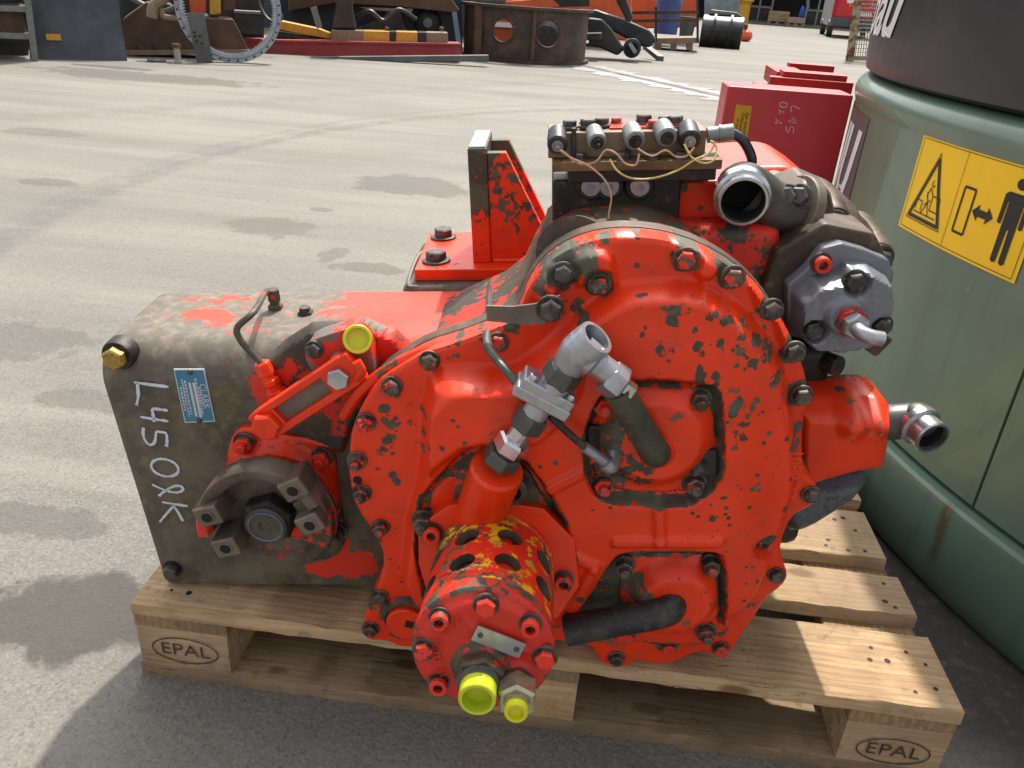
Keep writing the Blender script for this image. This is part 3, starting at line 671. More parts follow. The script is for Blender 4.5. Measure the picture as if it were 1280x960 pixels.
for px, py in [(875, 501), (756, 509), (755, 608), (869, 607)]: bolt(px, py, VC-.003, uc, 'stud', 'bolt', 1.12)
vs, fs = text_mesh('24501B', .016)
q0 = G(828, 611, VC-.006); MB().add([(q0.x+x, VC-.0052, q0.z+y) for x, y, z in vs], fs).obj('casting_number', M['red_clean'], uc, fix=False)
for px, py, rz, sx in [(757, 548, 0, .042), (880, 579, -6, .03)]:
    q = G(px, py, VC-.01); MB().box((q.x, VC-.009, q.z), (sx, .008, .036), Matrix.Rotation(R_(rz), 3, 'Y')).obj('stop_pad', M['dark'], uc, bevel=.003)
    MB().lathe((q.x, VC-.0135, q.z+.004), FW, [(0, .0032), (.0012, .0032)], 12).obj('pad_hole', M['void'], uc)
lc, lcc = port_cover('lower_port_cover', [(778, 700), (794, 689), (882, 689), (897, 702), (899, 775), (892, 798), (872, 806), (792, 802), (779, 792), (774, 760)], (842, 745), 52, .024, VF-.016, 'red', VF+.005, [(792, 735, 14), (808, 738, 12), (815, 745, 10), (788, 755, 12), (800, 722, 8)])
for px, py in [(780, 710), (889, 708), (883, 793), (781, 797)]: bolt(px, py, VF-.021, lc, 'stud' if px != 781 else 'hex', 'bolt', 1.15)
# olive tube on the upper cover
a_ = G(771, 486, VC-.05); b_ = G(822, 570, VC-.030); d = (b_-a_)
MB().tube([a_, a_+d*.5, a_+d*.93, b_+Vector((.002, .022, -.002))], .0165, 20, rad=[.0165, .0165, .0175, .0165]).obj('pressure_tube', oily('olive_painted_tube', (.045, .043, .03), (.085, .085, .055), (.12, .10, .06), .4, red=.1, seed=21), uc)
c_ = b_+Vector((0, -.002, 0)); MB().lathe(c_+Vector((0, .03, 0)), FW, [(0, .026), (.018, .024), (.028, .017), (.034, .012), (.036, .004)], 26).obj('tube_elbow', M['red_worn'], uc)
# black tube on the lower cover
a_ = G(838, 764, VF-.055); b_ = G(708, 788, VF-.052)
MB().tube([a_+Vector((0, .03, 0)), a_+Vector((0, .008, 0)), a_+(b_-a_)*.12, a_+(b_-a_)*.5, b_], .02, 20, rad=[.02, .021, .0195, .0195, .0205]).obj('hose_stub', M['rubber'], lc)

# ---- cylindrical filter pump, axis tilted up towards the viewer
pm = empty('charge_pump', parent=gb); pm['label'] = 'round red pump barrel with drilled sleeve and yellow port caps'
AX = Vector((0, math.cos(R_(10)), -math.sin(R_(10)))); PE1 = Vector((1, 0, 0)); PE2 = PE1.cross(AX)*-1
if PE2.z < 0: PE2 = -PE2
PC = Vector((.5205, -.305, .199)); PR = .075
def pp(a, b, t): return PC+PE1*a+PE2*b+AX*t
def ppx(px, py, t=0): # photo point -> plane across the pump axis at depth t
    q = GPL(px, py, PC+AX*t, AX)-PC; return q.dot(PE1), q.dot(PE2)
def ring_hex(a, b, t): return pp(a, b, t)
# sleeve with round windows
HOLES = []
for row, t in enumerate((.058, .112)):
    for k_ in range(9):
        HOLES.append((R_(90+20+40*(k_-2) + (0 if row else 0)), t))
nS, nT = 420, 96
sv_ = np.linspace(0, 2*math.pi, nS+1); tv_ = np.linspace(.020, .166, nT)
def hsl(A_, T_):
    h = np.zeros(A_.shape)
    for an, t in HOLES:
        da = (A_-an+math.pi) % (2*math.pi)-math.pi; r = np.hypot(da*PR, T_-t); h -= .015*S((.0138-r)/.0009)
    h -= .004*S((.0025-np.abs(T_-.156))/.001); return h
def mpsl(a, t, h): return pp((PR*.985+h)*math.cos(a), (PR*.985+h)*math.sin(a), t)
n = NT('sleeve_paint'); a = n.noise(34, 6, .65); b = n.noise(90, 5, .65); c = n.noise(10, 3)
col = n.mix(n.step(n.math('ADD', n.math('MULTIPLY', a, .6), n.math('MULTIPLY', c, .4)), .50, .53), (.72, .03, .012), n.mix(n.step(b, .4, .6), (.05, .042, .033), (.16, .12, .08)))
col = n.mix(n.math('MULTIPLY', n.step(n.math('ADD', n.math('MULTIPLY', a, .55), n.math('MULTIPLY', b, .45)), .535, .56), n.step(n.noise(7, 2), .44, .56)), col, (.78, .46, .01))
n.bump(n.math('ADD', a, b), .3, .001); M['sleeve'] = n.fin(col, n.math('MULTIPLY_ADD', a, .35, .25), None)
gridsurf(sv_, tv_, lambda A_, T_: -.004*S((.0025-np.abs(T_-.156))/.001), mpsl, lambda a_, t_: any(math.hypot(((a_-an+math.pi) % (2*math.pi)-math.pi)*PR, t_-t) < .0155 for an, t in HOLES)).obj('drilled_sleeve', M['sleeve'], pm, 50)
M['sleeve_in'] = oily('sleeve_inner', (.03, .025, .02), (.07, .05, .04), red=.8, seed=31)
MB().lathe(pp(0, 0, .021), AX, [(0, PR-.013), (.14, PR-.013)], 48).obj('inner_barrel', M['sleeve_in'], pm)
for (an, t) in HOLES:
    rim = [mpsl(an+.0157/PR*math.cos(q), t+.0157*math.sin(q), 0) for q in np.linspace(0, 6.2832, 25)]; rin = [mpsl(an+.0157/PR*math.cos(q), t+.0157*math.sin(q), -.010) for q in np.linspace(0, 6.2832, 25)]
    MB().add(rim+rin, [(i, i+1, 26+i, 25+i) for i in range(24)]).obj('window_wall', M['iron'], pm)  # dark wall colour stands in for the shade inside the windows
# end cap with relief cast into it
CO = [(PR*math.cos(R_(a_)), PR*math.sin(R_(a_))) for a_ in range(0, 360, 6)]
nut = ppx(602, 830); sm = ppx(648, 842); npl = ppx(624, 794)
def hcapf(U, W):
    r = np.hypot(U, W); h = .006*S((.069-r)/.010)
    h = np.maximum(h, .012*S((.034-np.hypot(U-nut[0], W-nut[1]-.004))/.010))
    h = np.maximum(h, .010*S((.024-np.hypot(U-sm[0], W-sm[1]))/.008))
    pl = [(npl[0]+x, npl[1]+y) for x, y in ((-.034, .022), (.022, -.004), (.034, -.018), (-.02, -.006))]
    h = np.maximum(h, .009*S((-sdp(U, W, pl)+.003)/.005))
    bare = .55*S((r-.068)/.004)+.0*U; bare = np.maximum(bare, .72*S((.034-np.hypot(U-nut[0], W-nut[1]-.002))/.004))
    return h, bare
rm_ = relief(CO, 0, .020, hcapf, .0024)
rm_.v = [tuple(pp(a_, c_, b_)) for a_, b_, c_ in rm_.v]
ec = rm_.obj('end_cap', M['red_cap'], pm, 50)
for px, py, kd in [(607, 761, 'hex'), (549, 777, 'sock'), (663, 785, 'sock'), (529, 816, 'hex'), (681, 826, 'hex'), (548, 858, 'sock'), (601, 880, 'hex')]:
    a_, b_ = ppx(px, py, -.012); bolt_at(pp(a_, b_, -.004), -AX, ec, kd, 'bolt_red', 1.0)
a_ = npl; an = R_(-24)
mb = MB(); RP = [(x*math.cos(an)-y*math.sin(an), x*math.sin(an)+y*math.cos(an)) for x, y in ((-.0265, -.0095), (.0265, -.0095), (.0265, .0095), (-.0265, .0095))]
mb.add([pp(a_[0]+x, a_[1]+y, t) for t in (-.0115, -.010) for x, y in RP], [(0, 1, 2, 3), (4, 7, 6, 5), (0, 4, 5, 1), (1, 5, 6, 2), (2, 6, 7, 3), (3, 7, 4, 0)])
pl_ = mb.obj('pump_tag', M['zinc'], ec)
for s_ in (-.02, .02): MB().lathe(pp(a_[0]+s_*math.cos(an), a_[1]+s_*math.sin(an), -.0112), -AX, [(0, .0032), (.002, .0025)], 12).obj('rivet', M['fitdark'], ec)
# raised letters on a circle
mb = MB(); txt = 'SWS 00 0D0008 31'
for i, ch in enumerate(txt):
    an = R_(118+i*6.2); vs, fs = text_mesh(ch, .0135, res=2)
    if not vs: continue
    cr = .047; ex = Vector((math.sin(an), -math.cos(an))); ey = Vector((math.cos(an), math.sin(an)))
    mb.add([pp(cr*math.cos(an)-x*ex.x*-1*0+(x*-math.sin(an))*-1+y*math.cos(an), cr*math.sin(an)+(x*math.cos(an))*-1+y*math.sin(an), -.0086) for x, y, z in vs], fs)
mb.obj('cast_lettering', M['red_cap'], ec, fix=False)
# large port with thread and yellow cap, small port with zinc union
o_ = pp(nut[0], nut[1], -.010)
MB().hexn(o_, o_-AX*.016, .0265, .25).obj('port_hex', M['iron_red'], pm, 30)
mb = MB(); pr_ = [(.014, .0195)]
for k_ in range(5): pr_ += [(.015+k_*.0026, .0208), (.0163+k_*.0026, .0190)]
pr_ += [(.0285, .0185)]; mb.lathe(o_, -AX, pr_, 30); mb.obj('port_thread', M['fitdark'], pm, 20)
MB().lathe_open(o_, -AX, [(.027, .0189), (.0435, .0188), (.0445, .0178), (.0445, .0150), (.030, .0142), (.030, .0003)], 30).obj('dust_cap', M['yellow_cap'], pm)
o_ = pp(sm[0], sm[1], -.008)
MB().hexn(o_, o_-AX*.010, .0165, .3).obj('small_port_hex', M['iron_red'], pm, 30)
M['cad'] = steel('cadmium_plated_nut', (.42, .40, .28), .28, .85, .4, (.12, .11, .08))
MB().hexn(o_-AX*.010, o_-AX*.038, .0215, .5).cyl(o_-AX*.038, o_-AX*.043, .0135).obj('union_nut', M['cad'], pm, 30)
MB().lathe_open(o_, -AX, [(.040, .0118), (.050, .0118), (.051, .011), (.051, .0080), (.047, .0074), (.047, .0003)], 24).obj('small_dust_cap', M['yellow_cap2'], pm)
# mounting flange (octagon) and adaptor neck
fl = [(.062, .078), (.10, .035), (.106, -.03), (.08, -.075), (.03, -.098), (-.03, -.098), (-.082, -.06), (-.094, .0), (-.092, .052), (-.052, .082), (.0, .088)]
mb = MB(); nF = len(fl)
mb.add([pp(a_, b_, t) for t in (.166, .206) for a_, b_ in fl], [tuple(range(nF))[::-1], tuple(range(nF, 2*nF))]+[(i, (i+1) % nF, nF+(i+1) % nF, nF+i) for i in range(nF)])
mb.obj('pump_flange', M['red_clean'], pm, bevel=.002)
for a_, b_ in ((-.074, .046), (.086, -.02)): bolt_at(pp(a_, b_, .1665), -AX, pm, 'sock', 'bolt_red', 1.15)
AD = chaikin(UW([(526, 650), (530, 618), (548, 600), (575, 594), (600, 574), (640, 560), (672, 585), (694, 625), (706, 672), (700, 720), (640, 760), (548, 740)], -.125), 1)
adc = G(605, 640, -.13)
def had(U, W):
    d_ = -sdp(U, W, AD); h = .016*S((d_+.004)/.018); return h, .7*S((.006-d_)/.005)
ad = relief(AD, -.092, -.06, had, .003).obj('pump_adaptor', M['red_clean'], gb, 50)
ad['label'] = 'red adaptor casting between pump and cover'
b0 = G(592, 668, -.110); b1 = G(622, 584, -.150); d = (b1-b0).normalized()
MB().lathe(b0, d, [(0, .040), (.02, .034), (.045, .0315), ((b1-b0).length-.004, .031), ((b1-b0).length, .028)], 36).obj('adaptor_boss', M['red_clean'], ad)
bolt(641, 606, -.122, ad, 'sock', 'bolt_plain', 2.0)
for px, py in [(529, 655)]: bolt(px, py, -.12, ad, 'stud', 'bolt', 1.2)

# ---- sensor valve chain with cast tee
ch = empty('valve_chain', parent=gb); ch['label'] = 'silver valve and cast tee screwed into the adaptor'
c0 = G(624, 577, -.152); c1 = G(722, 442, -.160); d = (c1-c0).normalized(); Lc = (c1-c0).length
def cp(s): return c0+d*(s*Lc)
def toS(px, py): q = G(px, py, -.156)-c0; return q.dot(d)/Lc
MB().hexn(cp(-.02), cp(.10), .0225, .2).cyl(cp(.1), cp(.13), .015).obj('base_nut', M['fitdark'], ch, 30)
MB().hexn(cp(.11), cp(.235), .0195, .5).cyl(cp(.235), cp(.37), .0125).obj('bright_nut', M['chrome'], ch, 30)
MB().hexn(cp(.335), cp(.47), .0195, .1).obj('lower_union', M['fitdark'], ch, 30)
MB().cyl(cp(.46), cp(.60), .0145).obj('valve_neck', M['zinc'], ch)
e1 = d.cross(FW).normalized(); Rm = Matrix((e1, d, e1.cross(d))).transposed()
blk = MB(); blk.box(cp(.61)-e1*.004, (.066, .014, .034), Rm); bo = blk.obj('valve_block', M['zinc'], ch, bevel=.0025)
MB().box(cp(.68)-e1*.004, (.062, .013, .032), Rm).obj('valve_block_lid', M['zinc'], ch, bevel=.0025)
for s_ in (-.026, .02): MB().lathe(cp(.715)+e1*s_+Vector((0, -.008, 0)), d, [(0, .005), (.005, .005), (.006, .004)], 12).obj('lid_screw', M['chrome'], bo)
MB().cyl(cp(.71), cp(.78), .017).obj('valve_collar', M['zinc'], ch)
MB().hexn(cp(.75), cp(.885), .0205, .4).obj('upper_union', M['fitdark'], ch, 30)
t1 = G(743, 424, -.166); bn = G(752, 464, -.163)
tee = MB(); k0 = cp(.88); k1 = cp(1.0)
tee.tube([k0, k1, k1+(t1-k1)*.55], .019, 20, rad=[.0165, .0205, .021])
td = (t1-k1).normalized()
tee.lathe_open(k1+td*.004, td, [(0, .021), ((t1-k1).length-.004, .0205), ((t1-k1).length, .0195), ((t1-k1).length, .0155), ((t1-k1).length-.02, .015), ((t1-k1).length-.02, .0003)], 28)
tee.obj('tee_casting', M['zinc'], ch, 40)
bd = (bn-k1).normalized()
MB().lathe(k1+td*.004, bd, [(0, .0195), (.016, .0185), (.020, .0145), (.042, .014)], 24).obj('tee_branch', M['zinc'], ch)
e_ = k1+bd*.042
MB().hexn(e_-bd*.004, e_+bd*.017, .0195, .2).obj('branch_nut', M['zinc'], ch, 30)
MB().hexn(e_+bd*.017, e_+bd*.031, .0105, .1).obj('branch_plug', M['cad'], ch, 30)
MB().tube([G(613, 352, .16), G(612, 385, .03), G(612, 408, -.06), G(609, 428, -.105), G(616, 443, -.125), G(632, 462, -.145), G(652, 486, -.155)], .0052, 10).obj('sense_tube', M['fitdark'], gb)
ca_ = [G(688, 520, -.152), G(710, 541, -.155), G(735, 562, -.155), G(752, 574, -.150)]
MB().tube(ca_, .0042, 10).obj('sense_cable', M['rubber'], gb)
dd = (ca_[-1]-ca_[-2]).normalized()
MB().cyl(ca_[-1]-dd*.03, ca_[-1]+dd*.008, .0062).tube([ca_[-1]+dd*.006, ca_[-1]+dd*.016, ca_[-1]+dd*.014+Vector((.006, .016, .008))], .0095, 14).obj('cable_elbow', M['zinc'], gb)
# clip strap at the cover shoulder
st_ = [G(608, 392, -.102), G(640, 394, -.108), G(668, 394, -.116), G(700, 384, -.124)]
mb = MB(); hgt = [.013, .014, .018, .019]
vs = []
for p_, h_ in zip(st_, hgt): vs += [p_+Vector((0, 0, h_*.7)), p_-Vector((0, 0, h_*.7)), p_+Vector((0, .003, h_*.7)), p_+Vector((0, .003, -h_*.7))]
mb.add(vs, [f for i in range(3) for f in ((4*i, 4*i+1, 4*i+5, 4*i+4), (4*i+2, 4*i+6, 4*i+7, 4*i+3), (4*i, 4*i+4, 4*i+6, 4*i+2), (4*i+1, 4*i+3, 4*i+7, 4*i+5))]+[(0, 2, 3, 1), (12, 13, 15, 14)])
so = mb.obj('clip_strap', M['iron_grey'], gb)
bolt(688, 389, -.124, so, 'hex', 'bolt_plain', 1.2)

# ---- support bracket on top
br = empty('support_bracket', parent=gb); br['label'] = 'red welded bracket with upright post and two gussets'
WB = .428
fl_ = GW(517, 351, WB-.018); pl0 = GW(517, 338, WB); pr0 = GW(668, 337, WB); pb = GW(540, 290, WB)
v0 = .5*(fl_.y+pl0.y); v1 = pb.y; u0, u1 = pl0.x, .60
MB().box(((u0+u1)/2, (v0+v1)/2, WB-.009), (u1-u0, v1-v0, .018)).obj('base_plate', M['red_worn'], br, bevel=.002)
vp = v0+.028
pt = G(584, 186, vp); pt2 = G(608, 190, vp)
W1 = pt.z
MB().box(((pt.x+pt2.x)/2, vp+.062, (WB+W1)/2), (pt2.x-pt.x, .124, W1-WB)).top(.62).obj('post', M['red_worn'], br, bevel=.0015)
M['sawn'] = steel('sawn_steel_edge', (.35, .36, .38), .4, .8, .3)
MB().box(((pt.x+pt2.x)/2, vp+.062, W1+.0012), (pt2.x-pt.x-.004, .118, .0022)).obj('sawn_top', M['sawn'], br)
for vg in (vp+.004, vp+.092):
    a_ = G(608, 196, vp+.004); b_ = G(632, 191, vp+.004); c_ = G(686, 302, vp+.004)
    MB().prism([(pt2.x, WB), (c_.x+.004, WB), (c_.x+.004, c_.z-.012), (c_.x, c_.z), (b_.x, b_.z), (pt2.x, b_.z)], vg, vg+.016).top(.50).obj('gusset', M['red_worn'] if vg > vp+.05 else M['red_clean'], br, bevel=.0015)
MB().tube([(pt2.x+.004, vp+.002, WB+.003), (.585, vp+.002, WB+.003)], .004, 8).obj('weld_bead', M['red_worn'], br)
for px, py in [(545, 315), (554, 286)]:
    q = GW(px, py+5, WB+.008); bolt_at((q.x, q.y, WB), (0, 0, 1), br, 'big', 'bolt_plain', .92)
MB().tube([(u0-.008, v0-.012, WB-.022), (u0-.012, v0+.02, WB-.02), (u0-.008, v0+.10, WB-.012), (u0+.01, v0+.16, WB-.02)], .0035, 8).obj('brake_tube', M['iron_grey'], br)
MB().tube([(u0-.008, v0-.012, WB-.022), (u0+.05, v0-.010, WB-.026), (u0+.10, v0-.006, WB-.028)], .0035, 8).obj('brake_tube', M['iron_grey'], br)
# pedestal below the bracket, rear part of the transmission case
MB().box((.50, .30, .30), (.26, .22, .22)).obj('rear_case', M['iron'], gb, bevel=.015, seg=3)

# ---- control valve with five solenoids
M['solgrey'] = plain('dull_grey_solenoid', (.23, .25, .25), .5, .3, .15, 40, (.08, .07, .06), .5)
cv = empty('control_valve', parent=gb); cv['label'] = 'rusty control valve block with five solenoids and loose wires'
VV = .10
tl = G(685, 169, VV); tr = G(884, 160, VV); bl = G(690, 207, VV-.02); brr = G(903, 203, VV-.02)
M['rustplate'] = oily('rusty_plate', (.09, .05, .025), (.20, .12, .055), (.30, .15, .05), .6, seed=41)
wt = (tl.z+tr.z)/2; wb = (bl.z+brr.z)/2+.004
MB().box(((tl.x+tr.x)/2, VV+.03, (wt+wb)/2), (tr.x-tl.x, .06, wt-wb)).obj('valve_body', oily('valve_body_iron', (.13, .09, .055), (.24, .175, .105), (.2, .11, .05), .5, red=.12, seed=43), cv, bevel=.0015)
MB().box(((bl.x+brr.x)/2, VV+.012, wb-.006), (brr.x-bl.x, .066, .012)).obj('valve_ledge', M['rustplate'], cv, bevel=.0015)
MB().box(((bl.x+brr.x)/2+.008, VV+.02, wb-.020), (brr.x-bl.x-.024, .06, .016)).obj('spacer_plate', M['dark'], cv, bevel=.0015)
M['redtop'] = red_paint('red_paint_valve_top', .5, .6)
MB().box(((tl.x+tr.x)/2+.03, VV+.036, wt+.0012), (.10, .045, .0024)).obj('painted_top', M['redtop'], cv)
for px, py, s_ in [(697, 186, 1), (745, 184, .92), (793, 182, 1), (833, 178, 1), (864, 180, 1.05)]:
    q = G(px, py, VV-.03); ax = Vector((.12 if 700 < px < 860 else 0, -1, -.30 if 700 < px < 860 else -.36)).normalized(); p0 = Vector((q.x, VV-.002, q.z+.008))
    so = MB().lathe(p0, ax, [(-.01, .0115*s_), (.002, .0125*s_), (.017, .0125*s_), (.019, .0105*s_), (.019, .008), (.017, .007)], 24).obj('solenoid', M['solgrey'] if 700 < px < 860 else M['rubber'], cv)
    MB().lathe(p0+ax*.016, ax, [(0, .0075), (.006, .007), (.006, .003), (.011, .003)], 14).obj('solenoid_terminal', M['rubber'] if 700 < px < 860 else M['zinc'], so)
for px, py in [(712, 165), (781, 160)]:
    q = G(px, py, VV); MB().box((q.x+.005, VV-.0025, (wt+wb)/2+.003), (.006, .005, wt-wb+.006)).obj('cable_tie', M['rubber'], cv, bevel=.001)
for px, dv, mt, s_ in [(712, .02, 'bolt_plain', 1), (735, .02, 'bolt_plain', 1.05), (752, .03, 'bolt_plain', 1.0), (770, .045, 'bolt_red', .75), (804, .04, 'bolt_plain', 1.15), (816, .02, 'bolt_red', .8), (830, .035, 'bolt_plain', 1), (843, .03, 'bolt_plain', 1.1), (731, .045, 'bolt_red', .7)]:
    q = G(px, 163, VV+dv); bolt_at((q.x, VV+dv, wt+.002), (0, 0, 1), cv, 'hex', mt, .85*s_)
for px in (726, 778, 815, 850): q = G(px, 200, VV-.01); bolt_at((q.x, VV-.011, wb), (0, 0, 1), cv, 'hex', 'bolt_plain', .75)
M['wire'] = plain('pale_copper_wire', (.5, .30, .20), .5, .1, .3, 30)
M['wire_y'] = plain('yellowed_wire', (.58, .46, .14), .5, 0, .2, 30)
def wire(pts, mt, r=.0012): MB().tube([G(a_, b_, c_) for a_, b_, c_ in pts], r, 6).obj('wire', M[mt], cv)
wire([(700, 188, .06), (715, 198, .06), (735, 207, .055), (755, 224, .05), (764, 245, .045), (761, 268, .04), (760, 285, .035)], 'wire')
wire([(702, 188, .06), (725, 205, .06), (745, 202, .06), (757, 188, .065), (770, 192, .06), (782, 205, .055), (795, 206, .055), (799, 192, .06)], 'wire')
wire([(797, 186, .065), (815, 195, .06), (832, 188, .06), (845, 196, .06), (858, 195, .06), (868, 184, .065)], 'wire')
wire([(762, 199, .06), (772, 214, .055), (790, 223, .05), (815, 223, .05), (845, 214, .055), (868, 200, .06), (885, 192, .065), (893, 180, .07), (888, 176, .07)], 'wire_y')
wire([(855, 180, .065), (865, 197, .06), (880, 204, .06), (892, 200, .06), (896, 186, .07), (890, 177, .07)], 'wire_y')
cn0 = G(884, 169, VV+.02); cn1 = G(916, 165, VV+.02)
MB().cyl(cn0, cn0+(cn1-cn0)*.45, .0095).cyl(cn0+(cn1-cn0)*.45, cn0+(cn1-cn0)*.55, .011).cyl(cn0+(cn1-cn0)*.55, cn1, .010).obj('cable_gland', M['solgrey'], cv)
MB().tube([cn1-Vector((.005, 0, 0)), G(927, 174, .12), G(937, 190, .12), G(940, 204, .12), G(934, 220, .13)], .0062, 12).obj('sheathed_cable', steel('shiny_black_cable', (.03, .035, .05), .18, .3, .1), cv)
# port plate with three round plugs
q = G(690, 225, VV+.02); q2 = G(850, 225, VV+.02)
MB().box(((q.x+q2.x)/2, VV+.04, .556), (q2.x-q.x, .07, .056)).obj('port_plate', M['dark'], cv, bevel=.004)
for px in (739, 762, 800):
    q = G(px, 234, VV-.006); o_ = MB().lathe((q.x, VV+.008, q.z), FW, [(0, .020), (.008, .018), (.010, .0165)], 24).obj('port_boss', M['dark'], cv)
    MB().lathe_open((q.x, VV-.002, q.z), FW, [(0, .012), (.004, .0122), (.005, .0112), (.005, .0045), (.001, .0042), (.001, .0003)], 24).obj('port_plug', M['zinc'], o_)
# grey boss tube running from the housing back to the rear case
a_ = G(717, 318, -.03); b_ = G(738, 288, .14)
MB().lathe(a_, b_-a_, [(0, .044), (.03, .040), (.06, .035), (.2, .034)], 36).obj('shaft_tunnel', M['iron_brown'], gb)
q = G(690, 260, .12); MB().box((q.x+.035, .17, .45), (.07, .10, .20)).obj('side_block', M['iron_grey'], gb, bevel=.006)
# dark case behind the cover and the red rear housing
MB().box((.735, .15, .43), (.30, .14, .20)).obj('middle_case', M['iron_red'], gb, bevel=.02, seg=3)
rh = UW([(820, 262), (850, 232), (872, 222), (905, 213), (940, 209), (990, 208), (1020, 228), (1048, 252), (1070, 300), (1070, 400), (830, 400)], .22)
MB().prism(rh, .22, .40).obj('rear_housing', M['red'], gb, bevel=.014, seg=3)
q = G(852, 226, .12); q2 = G(906, 320, .12)
MB().box(((q.x+q2.x)/2+.01, .17, (q.z+q2.z)/2), (q2.x-q.x+.03, .10, q.z-q2.z)).obj('rear_shoulder', M['red'], gb, bevel=.006)

# ---- hydraulic pump, brown body with grey gear pump
hp = empty('hydraulic_pump', parent=gb); hp['label'] = 'brown hydraulic pump with small grey gear pump bolted on'
HC = G(1062, 392, .0); HC.y = 0
def oct_(r, ph=22.5, k=8, sx=1, sz=1): return [(HC.x+sx*r*math.cos(R_(ph+360/k*i)), HC.z+sz*r*math.sin(R_(ph+360/k*i))) for i in range(k)]
MB().lathe(HC+Vector((-.004, .28, .004)), FW, [(0, .098), (.06, .096), (.08, .090), (.13, .090), (.145, .084)], 40).obj('pump_body', M['iron_brown'], hp)
mb = MB(); o8 = [(a_-.010, b_+.010) for a_, b_ in oct_(.084, 10, 8)]; mb.prism(o8, .0628, .14); mb.obj('adaptor_block', M['iron_brown'], hp, bevel=.005)
for px, py in ((1044, 282), (1099, 326), (986, 268)):
    c = G(px, py, .128)
    MB().lathe((c.x, .24, c.z), FW, [(0, .036), (.06, .031), (.10, .0245), (.104, .022)], 24).obj('bolt_ear', M['iron_brown'], hp)
    bolt_at((c.x, .1362, c.z), FW, hp, 'hex', 'bolt_plain', 1.5)
gpo = [(HC.x+a_, HC.z+b_) for a_, b_ in ((-.062, -.005), (-.066, .02), (-.045, .042), (-.03, .068), (-.008, .074), (.02, .066), (.052, .052), (.062, .03), (.060, -.02), (.046, -.05), (.012, -.062), (-.03, -.058), (-.055, -.04))]
MB().prism(gpo, .042, .0625).obj('gear_pump_flange', M['pumpgrey'], hp, bevel=.003)
gp1 = [(HC.x+a_, HC.z+b_) for a_, b_ in ((-.060, .012), (-.040, .034), (-.012, .040), (-.004, .054), (.022, .052), (.050, .036), (.058, .010), (.056, -.030), (.040, -.052), (.004, -.060), (-.034, -.056), (-.056, -.036))]
def hgp(U, W):
    h = .040*S(-sdp(U, W, gp1)/.006)
    for ax_, az_ in ((-.036, -.026), (.004, .036), (.046, -.022)): h -= .012*S((.017-np.hypot(U-HC.x-ax_, W-HC.z-az_))/.004)
    return h+.006*S((.026-np.hypot(U-HC.x+.004, W-HC.z+.004))/.006)
relief(gp1, .042, .05, hgp, .003).obj('gear_pump', M['pumpgrey'], hp, 40)
for a_, b_ in ((-.036, -.026), (.004, .036), (.046, -.022)): bolt_at((HC.x+a_, .016, HC.z+b_), FW, hp, 'hex', 'bolt_plain', 1.15)
bolt_at((HC.x-.030, .042, HC.z+.050), FW, hp, 'sock', 'bolt_red', 1.1)
p0 = HC+Vector((.002, .004, -.008))
MB().hexn(p0, p0+FW*.016, .020, .2).obj('port_adaptor', M['iron_red'], hp, 30)
MB().hexn(p0+FW*.016, p0+FW*.030, .0165, .5).obj('port_nut', M['zinc'], hp, 30)
MB().tube([p0+FW*.028, p0+FW*.040, p0+FW*.046+Vector((.010, 0, -.003)), p0+FW*.046+Vector((.024, 0, -.006))], .0088, 14).obj('delivery_tube', M['zinc'], hp)
MB().box((HC.x+.052, .05, HC.z-.052), (.022, .06, .03), Matrix.Rotation(.6, 3, 'Y')).obj('pump_lug', M['iron_brown'], hp, bevel=.004)
# suction elbow with flange
M['elbow'] = oily('dark_steel_elbow', (.05, .046, .042), (.12, .11, .10), (.12, .075, .045), .4, seed=51, metal=.5)
o1 = G(929, 252, .055); o1 = Vector(o1); axm = Vector((-.12, -1, -.05)).normalized()
MB().lathe_open(o1-axm*.03, axm, [(-.004, .034), (.016, .034), (.018, .0305), (.030, .0305), (.0315, .0292), (.0315, .0262), (.024, .0255)], 40).obj('suction_mouth', M['pipe'], hp)
MB().lathe_open(o1-axm*.03, axm, [(.026, .0256), (-.026, .0252), (-.026, .0003)], 40).obj('suction_bore', M['void'], hp)
en = G(1000, 268, .135)
MB().tube([o1-axm*.028, o1-axm*.055+Vector((.006, 0, 0)), o1*.45+en*.55+Vector((0, .012, .0)), en], .032, 22, rad=[.032, .0315, .031, .032], caps=False).obj('suction_elbow', M['elbow'], hp)
fd = (en-(o1-axm*.05)).normalized()
f0 = en-fd*.018
e1, e2, _ = ortho(fd)
mb = MB(); mb.lathe(f0, fd, [(0, .046), (.002, .048), (.014, .048), (.016, .046)], 32); mb.obj('suction_flange', M['iron_grey'], hp)
for px, py in [(948, 298), (985, 246), (1000, 246)]:
    q = G(px, py, .10); bolt_at(q, Vector((-.5, -.8, .25)), hp, 'hex', 'bolt_plain', 1.25)
MB().lathe(en, Vector((0, -1, 0)), [(-.06, .05), (.0, .046), (.012, .040)], 8).obj('inlet_block', M['iron_brown'], hp, bevel=.006)

